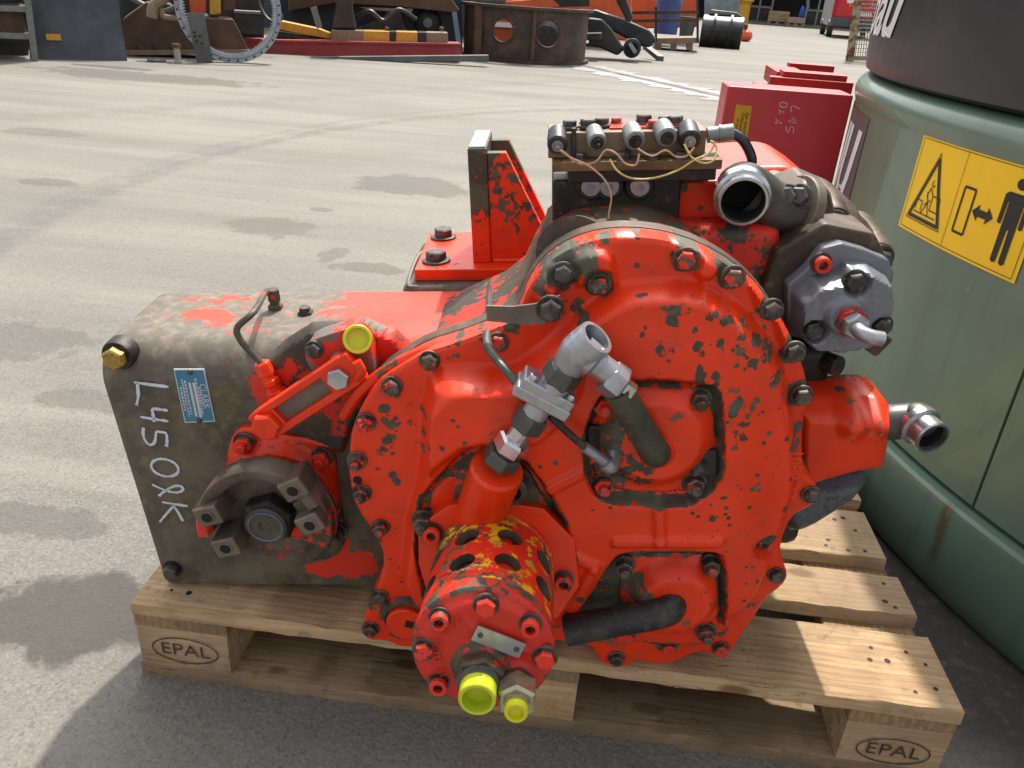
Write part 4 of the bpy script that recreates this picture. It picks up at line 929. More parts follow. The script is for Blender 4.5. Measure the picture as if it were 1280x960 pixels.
# ---- lower right outlet arm with chromed elbow
ao = chaikin(UW([(985, 500), (1012, 503), (1050, 505), (1096, 501), (1114, 508), (1121, 524), (1118, 564), (1112, 590), (1080, 592), (1040, 602), (1010, 612), (985, 620)], .0), 1)
bmp = [G(1062, 522, -.0), G(1098, 518, .0)]
def harm(U, W):
    d_ = -sdp(U, W, ao); h = .036*S((d_+.002)/.024)
    for b_ in bmp: h += .016*S((.026-np.hypot(U-b_.x, (W-b_.z)*.8))/.022)
    return h, .22*S((.008-d_)/.006)
am = relief(ao, .02, .075, harm, .003).obj('outlet_arm', M['red'], gb, 50)
am['label'] = 'red outlet arm casting with two rounded bumps'
e0 = G(1105, 528, .035); e1_ = G(1138, 526, .03); e2_ = G(1150, 535, .01); em = G(1166, 548, -.012)
axe = (em-e2_).normalized()*.6+Vector((.15, -.8, -.1)); axe.normalize()
MB().tube([e0, e1_, e2_+Vector((.002, .014, .002)), em-axe*.026], .0235, 22, rad=[.024, .0245, .0255, .0225]).obj('outlet_elbow', M['fitdark'], gb)
MB().lathe_open(em-axe*.03, axe, [(-.004, .0275), (.006, .0275), (.008, .0225), (.026, .0225), (.029, .0238), (.031, .0228), (.031, .0195), (.024, .019)], 36).obj('outlet_mouth', M['pipe'], gb)
MB().lathe_open(em-axe*.03, axe, [(.026, .0192), (-.02, .019), (-.02, .0003)], 36).obj('outlet_bore', M['dark'], gb)
M['greysump'] = plain('chipped_grey_enamel', (.10, .115, .13), .45, .1, .2, 25, (.035, .03, .03), .7)
sp_ = chaikin(UW([(985, 600), (1030, 602), (1066, 594), (1090, 600), (1078, 624), (1050, 642), (1015, 664), (985, 672), (970, 640)], .02), 1)
relief(sp_, .03, .2, lambda U, W: .02*S((-sdp(U, W, sp_))/.02), .004).obj('lower_sump', M['greysump'], gb, 50)
# hose stub and clutter behind the arm
MB().tube([G(1012, 452, .10), G(1030, 452, .07), G(1048, 458, .05)], .014, 14).obj('drain_hose', M['rubber'], gb)
MB().box((.86, .16, .20), (.22, .20, .34)).obj('sump_case', M['dark'], gb, bevel=.02)
# ================================================================== GROUND
def struct(o, label=None): o['kind'] = 'structure'; return o
n = NT('dusty_concrete_yard'); pos = n.co(); xyz = n.sep(pos)
big = n.noise(.55, 4, .55); mid = n.noise(3.2, 5, .6); fine = n.noise(38, 6, .68); grit = n.voro(150); agg = n.voro(260, out='Color')
strk = n.noise(1.1, 6, .62, n.mapping(scale=(.22, 1.7, 1), rot=(0, 0, .12))); strk2 = n.noise(5, 5, .6, n.mapping(scale=(.16, 1.6, 1), rot=(0, 0, .06)))
dusty = n.mix(n.step(n.math('MULTIPLY_ADD', strk, .6, n.math('MULTIPLY', big, .4)), .36, .62), (.150, .141, .122), (.215, .201, .170))
near = n.mix(n.step(mid, .3, .7), (.116, .110, .100), (.174, .164, .146))
farm = n.step(xyz[1], .2, 2.6)
col = n.mix(farm, n.mix(.5, near, dusty), dusty)
col = n.mix(n.math('MULTIPLY', n.step(strk2, .55, .68), .28), col, (.14, .133, .125))
col = n.mix(n.math('MULTIPLY', n.step(n.noise(2.2, 5, .6, n.mapping(scale=(.2, 1.6, 1), loc=(5, 3, 0))), .52, .66), .5), col, (.235, .219, .186))
# aggregate grains
gm = n.sep(agg)[0]
col = n.mix(n.math('MULTIPLY', n.step(gm, .62, .95), .35), col, (.27, .265, .255)); col = n.mix(n.math('MULTIPLY', n.step(n.sep(agg)[1], .70, .95), .35), col, (.06, .058, .056))
col = n.mix(n.math('MULTIPLY', n.step(fine, .5, .72), .35), col, (.09, .087, .083))
# oil and damp stains where they lie
wob = n.math('MULTIPLY_ADD', n.noise(4.5, 4, .6), 2.0, -1.0); wob2 = n.math('MULTIPLY_ADD', n.noise(11, 5, .62), 2.2, -1.1)
def stain(px, py, rx, ry, s=1.0, k=.75, c=(.075, .070, .064), edge=.12):
    global col
    p = atZ(px, py, 0); d = n.dist((p.x, p.y, 0), sc_=(1/rx, 1/ry, 0)); m = n.step(n.math('ADD', d, n.math('MULTIPLY', wob2 if rx < .24 else wob, s)), 1+edge, 1-edge); col = n.mix(n.math('MULTIPLY', m, k), col, c)
stain(92, 768, .15, .105, .62, .85, (.060, .054, .048)); stain(30, 650, .16, .05, .9, .5)
stain(520, 232, .32, .22, .9, .55); stain(340, 283, .2, .14, .9, .42); stain(400, 262, .06, .04, .8, .5); stain(465, 335, .14, .07, 1, .5); stain(415, 318, .05, .12, .9, .45)
stain(180, 96, 1.1, .35, .9, .6); stain(140, 84, .5, .12, .8, .7, (.06, .055, .05)); stain(55, 165, .25, .1, 1, .4); stain(60, 228, .15, .07, .9, .5); stain(15, 425, .2, .12, .9, .4); stain(110, 500, .12, .05, 1, .4)
# tyre tracks: arcs of two passing machines
def arc3(a, b, c):
    ax, ay, bx, by, cx_, cy_ = a.x, a.y, b.x, b.y, c.x, c.y; d = 2*(ax*(by-cy_)+bx*(cy_-ay)+cx_*(ay-by))
    ux = ((ax*ax+ay*ay)*(by-cy_)+(bx*bx+by*by)*(cy_-ay)+(cx_*cx_+cy_*cy_)*(ay-by))/d; uy = ((ax*ax+ay*ay)*(cx_-bx)+(bx*bx+by*by)*(ax-cx_)+(cx_*cx_+cy_*cy_)*(bx-ax))/d
    return ux, uy, math.hypot(ax-ux, ay-uy)
for pts, wdt, k in [(((0, 305), (170, 225), (430, 160)), .10, .5), (((0, 285), (200, 203), (500, 143)), .07, .3), (((560, 110), (300, 128), (0, 150)), .22, .28)]:
    ux, uy, R0 = arc3(*[atZ(*p, 0) for p in pts]); d = n.math('ABSOLUTE', n.math('SUBTRACT', n.dist((ux, uy, 0), sc_=(1, 1, 0)), R0))
    m = n.math('MULTIPLY', n.step(n.math('ADD', d, n.math('MULTIPLY', wob, wdt*.35)), wdt, wdt*.4), n.step(n.noise(9, 4), .3, .6)); col = n.mix(n.math('MULTIPLY', m, k), col, (.10, .096, .096))
# ground darkened in a speckled band around the counterweight's round base
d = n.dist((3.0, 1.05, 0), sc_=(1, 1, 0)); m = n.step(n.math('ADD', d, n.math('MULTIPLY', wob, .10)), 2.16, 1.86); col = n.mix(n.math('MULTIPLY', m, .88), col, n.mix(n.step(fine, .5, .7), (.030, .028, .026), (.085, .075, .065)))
h = n.math('ADD', n.math('MULTIPLY', grit, .5), n.math('ADD', fine, n.math('MULTIPLY', mid, .6)))
n.bump(h, .5, .004)
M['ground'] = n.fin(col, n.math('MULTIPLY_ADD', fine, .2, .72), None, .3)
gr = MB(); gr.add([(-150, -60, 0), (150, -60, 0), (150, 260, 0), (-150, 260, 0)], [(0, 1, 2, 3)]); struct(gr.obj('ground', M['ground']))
# drain channel across the yard with pale wash-out on both sides
n = NT('drain_stones'); a = n.noise(2.5, 5, .65); b = n.noise(18, 5, .65)
M['drain'] = n.fin(n.mix(n.step(a, .35, .65), (.06, .056, .052), (.16, .15, .135)), .85)
n = NT('pale_washed_gravel'); a = n.noise(3, 6, .7); b = n.noise(14, 6, .7); M['wash'] = n.fin(n.mix(n.step(n.math('ADD', a, b), .85, 1.15), (.15, .147, .142), (.25, .25, .252)), .6)
D0, D1 = atZ(728, 82, 0), atZ(1000, 142, 0); dv = (D1-D0).normalized(); dn = Vector((-dv.y, dv.x, 0))
def strip(w0, w1, z, name, mt, wav=0):
    mb = MB(); k = 40; vs = []
    for i in range(k+1):
        p = D0+(D1-D0)*(i/k)
        vs += [p+dn*(w0+random.uniform(-wav, wav))+Vector((0, 0, z)), p+dn*(w1+random.uniform(-wav, wav))+Vector((0, 0, z))]
    mb.add(vs, [(2*i, 2*i+1, 2*i+3, 2*i+2) for i in range(k)]); return struct(mb.obj(name, M[mt]))
strip(-.42, .34, .004, 'washed_gravel', 'wash', .16); strip(-.09, .06, .008, 'drain_channel', 'drain', .012)

# ================================================================== PALLET
def woodmat(nm, k):
  n = NT(nm); n.shift(11)
  g1 = n.noise(6, 5, .6, n.mapping(scale=(1.1, 14, 14)), dist=.6); g2 = n.noise(30, 4, .6, n.mapping(scale=(.6, 14, 14))); sp = n.noise(5, 5, .6)
  kn = n.voro(5.2, n.mapping(scale=(1, 2.2, 2.2)))
  kv = n.math('ADD', kn, n.math('MULTIPLY_ADD', n.noise(20, 3), .12, -.06))
  wav = n.n('ShaderNodeTexWave'); wav.wave_type = 'BANDS'; wav.bands_direction = 'Y'; n.l(n.mapping(scale=(.25, 1, 1)), wav.inputs[0]); wav.inputs['Scale'].default_value = 26; wav.inputs['Distortion'].default_value = 5; wav.inputs['Detail'].default_value = 3; wav.inputs['Detail Scale'].default_value = 1.2
  c = n.mix(n.step(g1, .3, .7), (.42, .285, .16), (.60, .435, .26)); c = n.mix(n.math('MULTIPLY', n.step(wav.outputs['Fac'], .55, .95), .38), c, (.26, .155, .075))
  c = n.mix(n.math('MULTIPLY', n.step(g2, .52, .75), .5), c, (.20, .14, .085))
  c = n.mix(n.math('MULTIPLY', n.step(n.rand(), .1, .9), .42), c, (.34, .275, .20))
  c = n.mix(n.math('MULTIPLY', n.step(sp, .55, .75), .5), c, (.15, .115, .085))
  c = n.mix(n.math('MULTIPLY', n.step(kv, .16, .07), .75), c, (.13, .065, .03))
  crk = n.noise(9, 3, .5, n.mapping(scale=(.35, 10, 10), loc=(3, 1, 7))); cm = n.math('MULTIPLY', n.step(n.math('ABSOLUTE', n.math('SUBTRACT', crk, .56)), .010, .003), n.step(n.noise(4, 2), .46, .58))
  c = n.mix(n.math('MULTIPLY', cm, .85), c, (.07, .045, .028))
  c = n.mix(n.math('MULTIPLY', n.step(n.noise(2.6, 4, .6, n.mapping(loc=(9, 4, 2))), .47, .62), .5), c, (.19, .145, .105))
  c = n.mix(n.math('MULTIPLY', n.step(n.noise(45, 3, .7), .56, .72), .45), c, (.13, .10, .075))
  n.bump(n.math('ADD', n.math('MULTIPLY', g1, .6), n.math('ADD', g2, n.math('MULTIPLY', n.noise(120, 3), .4))), .35, .0018)
  c = n.mix(1.0, c, (k, k*.95, k*.88), 'MULTIPLY')
  return n.fin(c, .8, None, .22)
M['wood'] = woodmat('pallet_wood', 1.0); M['wood_end'] = woodmat('weathered_pallet_wood', .62)
M['burn'] = plain('burnt_brand', (.05, .03, .018), .8, 0, .6, 60)
M['nail'] = plain('rusty_nail', (.035, .025, .022), .6, .4)
pal = empty('pallet', (0, 0, 0)); tag(pal, 'worn wooden euro pallet with burnt oval marks carrying the gearbox', 'pallet')
def board(name, x0, x1, y0, y1, z0, z1, jit=.0030, dz=0, along='x'):
    mb = MB(); L_ = (x1-x0) if along == 'x' else (y1-y0); k = max(2, int(L_/.03)); c = Vector(((x0+x1)/2, (y0+y1)/2, (z0+z1)/2)); vs = []
    bow = random.uniform(-.001, .001)
    for i in range(k+1):
        t = i/k; J = lambda: random.gauss(0, jit*.45)
        e = random.gauss(0, .003) if i in (0, k) else 0
        if along == 'x':
            x = x0+(x1-x0)*t
            vs += [(x+e-c.x, y0+J()-c.y, z0-c.z), (x+e-c.x, y0+J()+.001-c.y, z1-.002+J()*.5-c.z), (x+e-c.x, y0+.003+J()-c.y, z1+J()*.3-c.z), (x+e-c.x, y1-.003+J()-c.y, z1+J()*.3-c.z), (x+e-c.x, y1+J()-c.y, z1-.002-c.z), (x+e-c.x, y1+J()-c.y, z0-c.z)]
        else:
            y = y0+(y1-y0)*t
            vs += [(x0+J()-c.x, y-c.y, z0-c.z), (x0+J()-c.x, y-c.y, z1-.002-c.z), (x0+.003-c.x, y-c.y, z1-c.z), (x1-.003-c.x, y-c.y, z1-c.z), (x1+J()-c.x, y-c.y, z1-.002-c.z), (x1+J()-c.x, y-c.y, z0-c.z)]
    mb.add(vs, [(i*6+j, i*6+(j+1) % 6, (i+1)*6+(j+1) % 6, (i+1)*6+j) for i in range(k) for j in range(6)]+[tuple(range(6)), tuple(k*6+j for j in range(6))])
    if along == 'y':
        mb.v = [(y, -x, z) for x, y, z in mb.v]
    o = mb.obj(name, M['wood_end' if name in ('stringer_board', 'bottom_board') else 'wood'], pal, 40); o.location = c+Vector((0, 0, dz))
    if along == 'y': o.rotation_euler = (0, 0, R_(90))
    return o
rows = [(0, .145), (.186, .286), (.327, .472), (.513, .613), (.655, .80)]
for y0, y1 in rows:
    b = board('deck_board', 0, 1.2, y0, y1, .122, .144)
    mb = MB()
    for xc in (.072, .6, 1.128):
        for sx in (-.038, .038, -.01, .022):
            for sy in ((.28, .72) if y1-y0 < .12 else (.2, .5, .8)):
                if random.random() < .42: continue
                rn = random.uniform(.0028, .0055); mb.lathe((xc+sx+random.uniform(-.016, .016)-.6, (y0+(y1-y0)*sy+random.uniform(-.014, .014))-(y0+y1)/2, .0106), (0, 0, 1), [(0, rn), (.0010, rn*.9)], 9)
    o = mb.obj('nail_heads', M['nail'], b); o['kind'] = 'stuff'
for x0, x1 in ((0, .145), (.5275, .6725), (1.055, 1.2)): board('stringer_board', x0, x1, .001, .799, .1001, .1219, .0012, along='y')
for y0, y1 in ((.0015, .1), (.3275, .4725), (.7, .7985)):
    for x0, x1 in ((.001, .144), (.529, .671), (1.056, 1.199)): bk = board('block', x0, x1, y0, y1, .0221, .1, .0006)
    board('bottom_board', 0, 1.2, y0-.0015, y1+.0015, 0, .022)
def brand(cx, cz, wdt, txt='EPAL', full=1):
    mk = MB(); vs, fs = text_mesh(txt, wdt*.33, bold=-.0002)
    mk.add([(cx+x*1.12, -.0006, cz+y) for x, y, z in vs], fs)
    mk.ribbon([(cx+wdt*.52*math.cos(R_(a_)), cz+wdt*.25*math.sin(R_(a_))) for a_ in range(0, 361, 10)], .0021, 0, .0007)
    mk.obj('brand_mark', M['burn'], pal, fix=False)['label'] = 'burnt oval mark reading EPAL'
brand(.074, .060, .100); brand(1.13, .052, .098)

# ================================================================== COUNTERWEIGHT (green, right)
CC = Vector((3.0, 1.05, 0)); RB = 1.762
def cylhit(px, py, r):
    d = ray(px, py); o = CAM-CC; A_ = d.x*d.x+d.y*d.y; B_ = o.x*d.x+o.y*d.y; C_ = o.x*o.x+o.y*o.y-r*r; t = (-B_-math.sqrt(max(0, B_*B_-A_*C_)))/A_
    p = CAM+d*t; return math.atan2(p.y-CC.y, p.x-CC.x) % (2*math.pi), p.z
cwt = empty('counterweight', (CC.x, CC.y, 0)); tag(cwt, 'green curved excavator counterweight with dark grey upper band and yellow warning decal', 'counterweight')
n = NT('faded_green_enamel'); a = n.noise(3, 5, .6); b = n.noise(14, 6, .65); xyz = n.sep(n.co())
c = n.mix(n.step(a, .3, .7), (.108, .182, .132), (.152, .236, .178))
c = n.mix(n.math('MULTIPLY', n.step(b, .56, .76), .3), c, (.10, .12, .085))
th, zz = cylhit(1188, 630, RB+.018); q = Vector(((RB+.018)*math.cos(th), (RB+.018)*math.sin(th), 0))
st = n.math('MULTIPLY', n.step(n.math('ADD', n.dist((q.x, q.y, 0), sc_=(1, 1, 0)), n.math('MULTIPLY_ADD', b, .02, -.01)), .018, .004), n.math('MULTIPLY', n.step(xyz[2], .03, .10), n.step(xyz[2], .215, .19)))
c = n.mix(n.math('MULTIPLY', st, .75), c, (.11, .07, .02))
run = n.noise(9, 4, .6, n.mapping(scale=(2.2, 2.2, .18))); c = n.mix(n.math('MULTIPLY', n.step(run, .54, .72), .30), c, (.075, .095, .07)); c = n.mix(n.math('MULTIPLY', n.step(n.noise(40, 4, .7, n.mapping(scale=(1, 1, .3))), .66, .72), .4), c, (.26, .31, .26))
n.bump(n.math('ADD', b, a), .08, .002); M['green'] = n.fin(c, n.math('MULTIPLY_ADD', b, .25, .22), None, .5, .25)
M['slate'] = plain('dark_grey_enamel', (.026, .028, .034), .38, 0, .25, 6, (.05, .04, .035), .35)
def rev(prof, a0, a1, k, name, mt, ang=35):
    mb = MB(); vs = []; m_ = len(prof)
    for i in range(k+1):
        t = R_(a0+(a1-a0)*i/k)
        for z, r in prof: vs.append((r*math.cos(t), r*math.sin(t), z))
    mb.add(vs, [(i*m_+j, (i+1)*m_+j, (i+1)*m_+j+1, i*m_+j+1) for i in range(k) for j in range(m_-1)]+[tuple(range(m_)), tuple(k*m_+j for j in range(m_))])
    return mb.obj(name, M[mt], cwt, ang)
A0, A1 = 140, 262
rev([(0, .8), (0, RB-.010), (.012, RB), (.05, RB+.010), (.185, RB+.020), (.197, RB+.018), (.203, RB+.012), (.204, RB-.04), (.204, .8)], A0, A1, 90, 'skirt', 'green')
ths, _ = cylhit(1228, 600, RB-.002); sa = math.degrees(ths)
pf = [(.206, .8), (.206, RB-.012), (.214, RB-.004), (.45, RB), (.785, RB)]+[(.785+.07*math.sin(R_(t)), RB-.045+.045*math.cos(R_(t))+.016*math.sin(R_(t*2))) for t in range(6, 91, 7)]+[(.856, .8)]
rev(pf, A0, sa-.10, 70, 'body_panel', 'green', 30); rev(pf, sa+.10, A1, 30, 'body_panel', 'green', 30)
rev([(.205, .7), (.205, RB-.025), (.78, RB-.025), (.78, .7)], A0, A1, 60, 'seam_liner', 'slate')
rev([(.858, .8), (.858, RB-.026), (.868, RB-.006), (.90, RB+.001), (1.30, RB+.004), (1.33, RB-.03), (1.33, .8)], A0, A1, 90, 'upper_band', 'slate')
def cmap(r, flip=1): return lambda s, v, z: ((r-v)*math.cos(s/r), (r-v)*math.sin(s/r), z)
# yellow decal, laid on the curve
rB = RB+.0005
(tA, zA), (tB, zB), (tD, zD) = cylhit(1156, 167, rB), cylhit(1124, 281, rB), cylhit(1268, 356, rB)
s0, s1 = .5*(tA+tB)*rB, tD*rB; z1, z0 = zA, .5*(zB+zD)
0 and print('decal', tA, tB, tD, zA, zB, zD, s1-s0)
M['decal'] = plain('yellow_decal', (.90, .60, .005), .32, 0, .04, 12); M['print'] = plain('black_print', (.012, .012, .012), .4)
dec = empty('warning_decal', parent=cwt); dec['label'] = 'yellow keep-clear decal with black pictograms'
mp = cmap(rB); dw = s1-s0; dh = z1-z0
gridsurf(np.linspace(s0, s1, 20), np.linspace(z0, z1, 3), lambda a, b: a*0, lambda s, z, h: mp(s, -.0012, z)).obj('decal_sheet', M['decal'], dec)
# print coordinates: x to the right 0..1, y up 0..1
def PR_(mb, pts, wd_, closed=False):
    p = [(s0+x*dw, z0+y*dh) for x, y in (pts+[pts[0]] if closed else pts)]
    q = []
    for i in range(len(p)-1):
        for k in range(6): q.append((p[i][0]+(p[i+1][0]-p[i][0])*k/6, p[i][1]+(p[i+1][1]-p[i][1])*k/6))
    q.append(p[-1])
    for i in range(0, len(q)-1, 6): mb.ribbon(q[i:i+7], wd_, -.0016, .0006, mp)
def PF(mb, pts): mb.add([mp(s0+x*dw, -.0022, z0+y*dh) for x, y in pts], [tuple(range(len(pts)))])
mb = MB(); tri = [(.07, .16), (.385, .16), (.225, .84)]
PR_(mb, [(.025, .03), (.975, .03), (.975, .97), (.025, .97)], .0012, True); PR_(mb, [(.45, .03), (.45, .97)], .0010)
cxx, cyy = .2266, .387
PR_(mb, [(cxx+(a-cxx)*1.08, cyy+(b-cyy)*1.08) for a, b in tri], .0016, True); mb.obj('decal_border', M['print'], dec, fix=False)
mb = MB()
for sc_ in (.965, .935, .905, .88): PR_(mb, [(cxx+(a-cxx)*sc_, cyy+(b-cyy)*sc_) for a, b in tri], .0036, True)
mb.obj('warning_triangle', M['print'], dec, fix=False)
mb = MB()
for pts in ([(.115, .235), (.335, .235)], [(.125, .26), (.125, .36), (.18, .36), (.18, .26)], [(.19, .24), (.23, .36), (.205, .47)], [(.23, .36), (.26, .24)], [(.20, .33), (.25, .40)], [(.262, .30), (.262, .45), (.335, .45), (.335, .30)], [(.262, .30), (.335, .30)], [(.262, .45), (.225, .52), (.205, .42)], [(.235, .60), (.225, .56), (.24, .53), (.255, .56)]): PR_(mb, pts, .0022)
mb.obj('machine_pictogram', M['print'], dec, fix=False)
mb = MB(); PR_(mb, [(.50, .22), (.585, .22), (.585, .66), (.50, .66)], .0045, True); mb.obj('bar_pictogram', M['print'], dec, fix=False)
mb = MB(); PF(mb, [(.60, .47), (.645, .55), (.645, .505), (.705, .505), (.705, .55), (.75, .47), (.705, .39), (.705, .435), (.645, .435), (.645, .39)][::-1]); mb.obj('arrow_pictogram', M['print'], dec, fix=False)
mb = MB()
PF(mb, [(.86+.034*math.cos(R_(a)), .835+.052*math.sin(R_(a))) for a in range(0, 360, 20)])
PF(mb, [(.80, .75), (.92, .75), (.94, .72), (.94, .46), (.925, .45), (.915, .46), (.912, .66), (.905, .66), (.905, .12), (.888, .10), (.87, .12), (.866, .42), (.855, .42), (.85, .12), (.832, .10), (.815, .12), (.815, .66), (.808, .66), (.805, .46), (.795, .45), (.78, .46), (.78, .72)])
mb.obj('person_pictogram', M['print'], dec, fix=False)
# lettering on the upper band and grey decal near the far side
M['white'] = plain('white_lettering', (.72, .72, .72), .45, 0, .06, 20)
def curved_text(txt, size, px, py, r, mat, name, shear=.35, bold=.004, sx=1.0):
    vs, fs = text_mesh(txt, size, shear, bold); t, z = cylhit(px, py, r); s = t*r; mpp = cmap(r); mb = MB()
    mb.add([mpp(s+x*sx, -.0015, z+y) for x, y, z_ in vs], fs); mb.v = [tuple(v) for v in mb.v]; return mb.obj(name, M[mat], cwt, fix=False)
vs, fs = text_mesh('bau', .185, .30, .004); rT = RB+.003; mpp = cmap(rT); mb = MB()
mb.add([mpp(R_(170.6)*rT+x*1.5, -.0014, 1.008+y) for x, y, z in vs], fs); mb.obj('company_lettering', M['white'], cwt, fix=False)
M['greydecal'] = plain('grey_decal', (.115, .11, .12), .3, 0, .1, 12); mp = cmap(rB)
gridsurf(np.linspace(R_(160)*rB, R_(176.3)*rB, 24), np.linspace(.50, .775, 3), lambda a, b: a*0, lambda s, z, h: mp(s, -.0012, z)).obj('grey_decal', M['greydecal'], cwt)
vs, fs = text_mesh('JU', .25, .28, .010); mb = MB(); mb.add([mp(R_(170)*rB+x*1.0, -.0024, .635+y) for x, y, z in vs], fs); mb.obj('decal_numerals', M['white'], cwt, fix=False)

# ================================================================== RED CABINETS behind the gearbox
M['cabred'] = plain('faded_crimson_enamel', (.52, .040, .052), .36, 0, .10, 4, (.36, .04, .045), .4)
M['cabred2'] = plain('scratched_red_enamel', (.42, .022, .016), .38, 0, .2, 10, (.06, .02, .02), .5)
def cab(name, x0, x1, y0, y1, z1, rz, mt, label):
    r = empty(name, ((x0+x1)/2, (y0+y1)/2, 0), rz); tag(r, label, 'cabinet', 'red cabinets')
    return r, x1-x0, y1-y0
CY = 1.62; pa = atY(910, 107, CY)
r1, w1, d1 = cab('red_cabinet', pa.x, 1.325, CY, CY+.14, pa.z, 0, 'cabred', 'crimson sheet metal box with chalk writing and yellow sticker behind the gearbox')
h1 = pa.z
MB().box((0, 0, h1/2), (w1, d1, h1)).obj('box_shell', M['cabred'], r1, bevel=.006)
def f1(px, py): p = atY(px, py, CY); return (p.x-r1.location.x, p.z)
M['chalk2'] = plain('pink_chalk', (.62, .30, .32), .7)
mb = MB()
MP1 = lambda a, b, c: (a, -d1/2+b, c)
K = lambda zx, zy: f1(900+zx/6.856, 100+zy/6.856)
for st in ([K(683, 248), K(610, 210), K(608, 275)], [K(655, 350), K(610, 330)], [K(655, 370), K(585, 350)], [K(625, 318), K(610, 370)], [K(565, 395), K(570, 445), K(590, 450), K(598, 400), K(635, 405), K(625, 460)],
           [K(*p) for p in elp(545, 212, 34, 22, 10)], [K(500, 255), K(545, 285), K(548, 262), K(505, 290)], [K(475, 335), K(530, 375)], [K(512, 350), K(470, 375)]):
    mb.ribbon(chaikin(st, 1, False), .0036, 0, .0008, MP1)
mb.obj('chalk_writing', M['chalk2'], r1, fix=False)
cs2 = [K(140, 208), K(275, 224), K(212, 632), K(72, 620)]
mb = MB().prism(cs2, -.0012, 0, MP1); M['sticker2'] = plain('old_yellow_sticker', (.55, .33, .01), .45, 0, .1, 20); sk = mb.obj('yellow_sticker', M['sticker2'], r1)
mb = MB()
for txt, s_, t_ in (('Der Aufenthalt im', .76, .48), ('Gefahrenbereich', .50, .46), ('ist verboten', .26, .5)):
    vs, fs = text_mesh(txt, .0125, .1)
    A_, B_, C_, D_ = cs2; pw2 = math.dist(A_, B_); ph2 = math.dist(A_, D_)
    mb.add([(lambda s, t: (((A_[0]*(1-s)+B_[0]*s)*(1-t)+(D_[0]*(1-s)+C_[0]*s)*t), -d1/2-.0022, ((A_[1]*(1-s)+B_[1]*s)*(1-t)+(D_[1]*(1-s)+C_[1]*s)*t)))(s_+y/pw2, t_+x/ph2) for x, y, z in vs], fs)
mb.obj('sticker_print', M['print'], sk, fix=False)
q1 = atY(968, 98, 1.95); q2 = atY(995, 88, 2.35)
r2, w2, d2 = cab('red_cabinet', q1.x, 1.42, 1.95, 2.4, .79, R_(-3), 'cabred2', 'scratched red box frame with open rails behind the crimson box')
zr1 = q1.z; zr2 = q2.z
MB().box((0, 0, (zr1-.05)/2), (w2, d2, zr1-.05)).obj('box_shell', M['cabred2'], r2, bevel=.004)
MB().box((0, -d2/2+.02, zr1-.02), (w2, .05, .05)).obj('front_rail', M['cabred2'], r2, bevel=.003)
MB().box((.06, d2/2-.04, zr2-.02), (w2-.10, .06, .09)).obj('rear_rail', M['cabred2'], r2, bevel=.003)
MB().box((-w2/2+.08, 0.02, zr1-.01), (.10, d2-.14, .05)).obj('side_rail', M['cabred2'], r2, bevel=.003)
MB().box((w2/2-.12, -d2/2+.06, zr1+.008), (.2, .10, .03)).obj('hinge_plate', M['cabred2'], r2, bevel=.003)
# ================================================================== BACKGROUND YARD
def far(name, px, py, label, cat, group=None):
    """a thing standing on the yard; its frame faces the photographer's side, x right, y away, z up"""
    P = atZ(px, py, 0); hv = Vector((P.x-CAM.x, P.y-CAM.y, 0)).normalized(); ex = Vector((hv.y, -hv.x, 0))
    r = empty(name, P, math.atan2(ex.y, ex.x)); tag(r, label, cat, group)
    def L(x, y, dy=0):
        q = onplane(x, y, P+hv*dy, hv)-P; return (q.dot(ex), q.z)
    return r, L
def pts(L, lst, dy=0): return [L(a_, b_, dy) for a_, b_ in lst]
m_ = lambda nm, c, r=.6, me=0, d=None, da=.5, s=3, v=.3: M.setdefault(nm, plain(nm, c, r, me, v, s, d, da))
m_('blue_black_steel', (.045, .05, .06), .5, .3, (.10, .085, .06), .35, 3); m_('rust_brown', (.085, .048, .03), .75, .1, (.15, .075, .035), .5, 4)
m_('galv_grey', (.17, .18, .165), .55, .4, (.08, .07, .05), .5); m_('ring_steel', (.27, .29, .32), .4, .6, (.10, .09, .08), .25, 10); m_('plate_grey', (.10, .105, .105), .6, .3)
m_('machine_orange', (.62, .10, .02), .45, 0, (.25, .06, .03), .4); m_('machine_yellow', (.58, .30, .02), .5, 0, (.12, .07, .03), .5, 8); m_('beam_red', (.34, .03, .035), .55, 0, (.12, .05, .04), .55, 4)
m_('wood_grey', (.23, .17, .11), .8, 0, (.10, .08, .06), .4, 8); m_('dark_steel', (.022, .023, .025), .5, .3, (.06, .05, .04), .4, 5); m_('rust_dark', (.055, .040, .032), .75, .2, (.14, .07, .04), .6, 4)
m_('deep_blue', (.015, .028, .045), .5, 0); m_('tarp_blue', (.03, .07, .22), .6); m_('concrete_pale', (.3, .29, .26), .8); m_('bucket_black', (.02, .023, .026), .35, .4, (.07, .065, .06), .4, 3)
n = NT('scratched_sheet'); a = n.noise(2.5, 5, .6); sc1 = n.noise(7, 5, .7, n.mapping(scale=(6, 6, .5), rot=(0, .25, 0))); sc2 = n.noise(5, 4, .7, n.mapping(scale=(.6, 6, 7)))
c = n.mix(n.step(a, .3, .7), (.038, .043, .052), (.07, .077, .088)); c = n.mix(n.math('MULTIPLY', n.step(sc1, .60, .72), .5), c, (.17, .17, .17)); c = n.mix(n.math('MULTIPLY', n.step(sc2, .64, .72), .5), c, (.20, .15, .09))
M['sheet'] = n.fin(c, .5, .3)
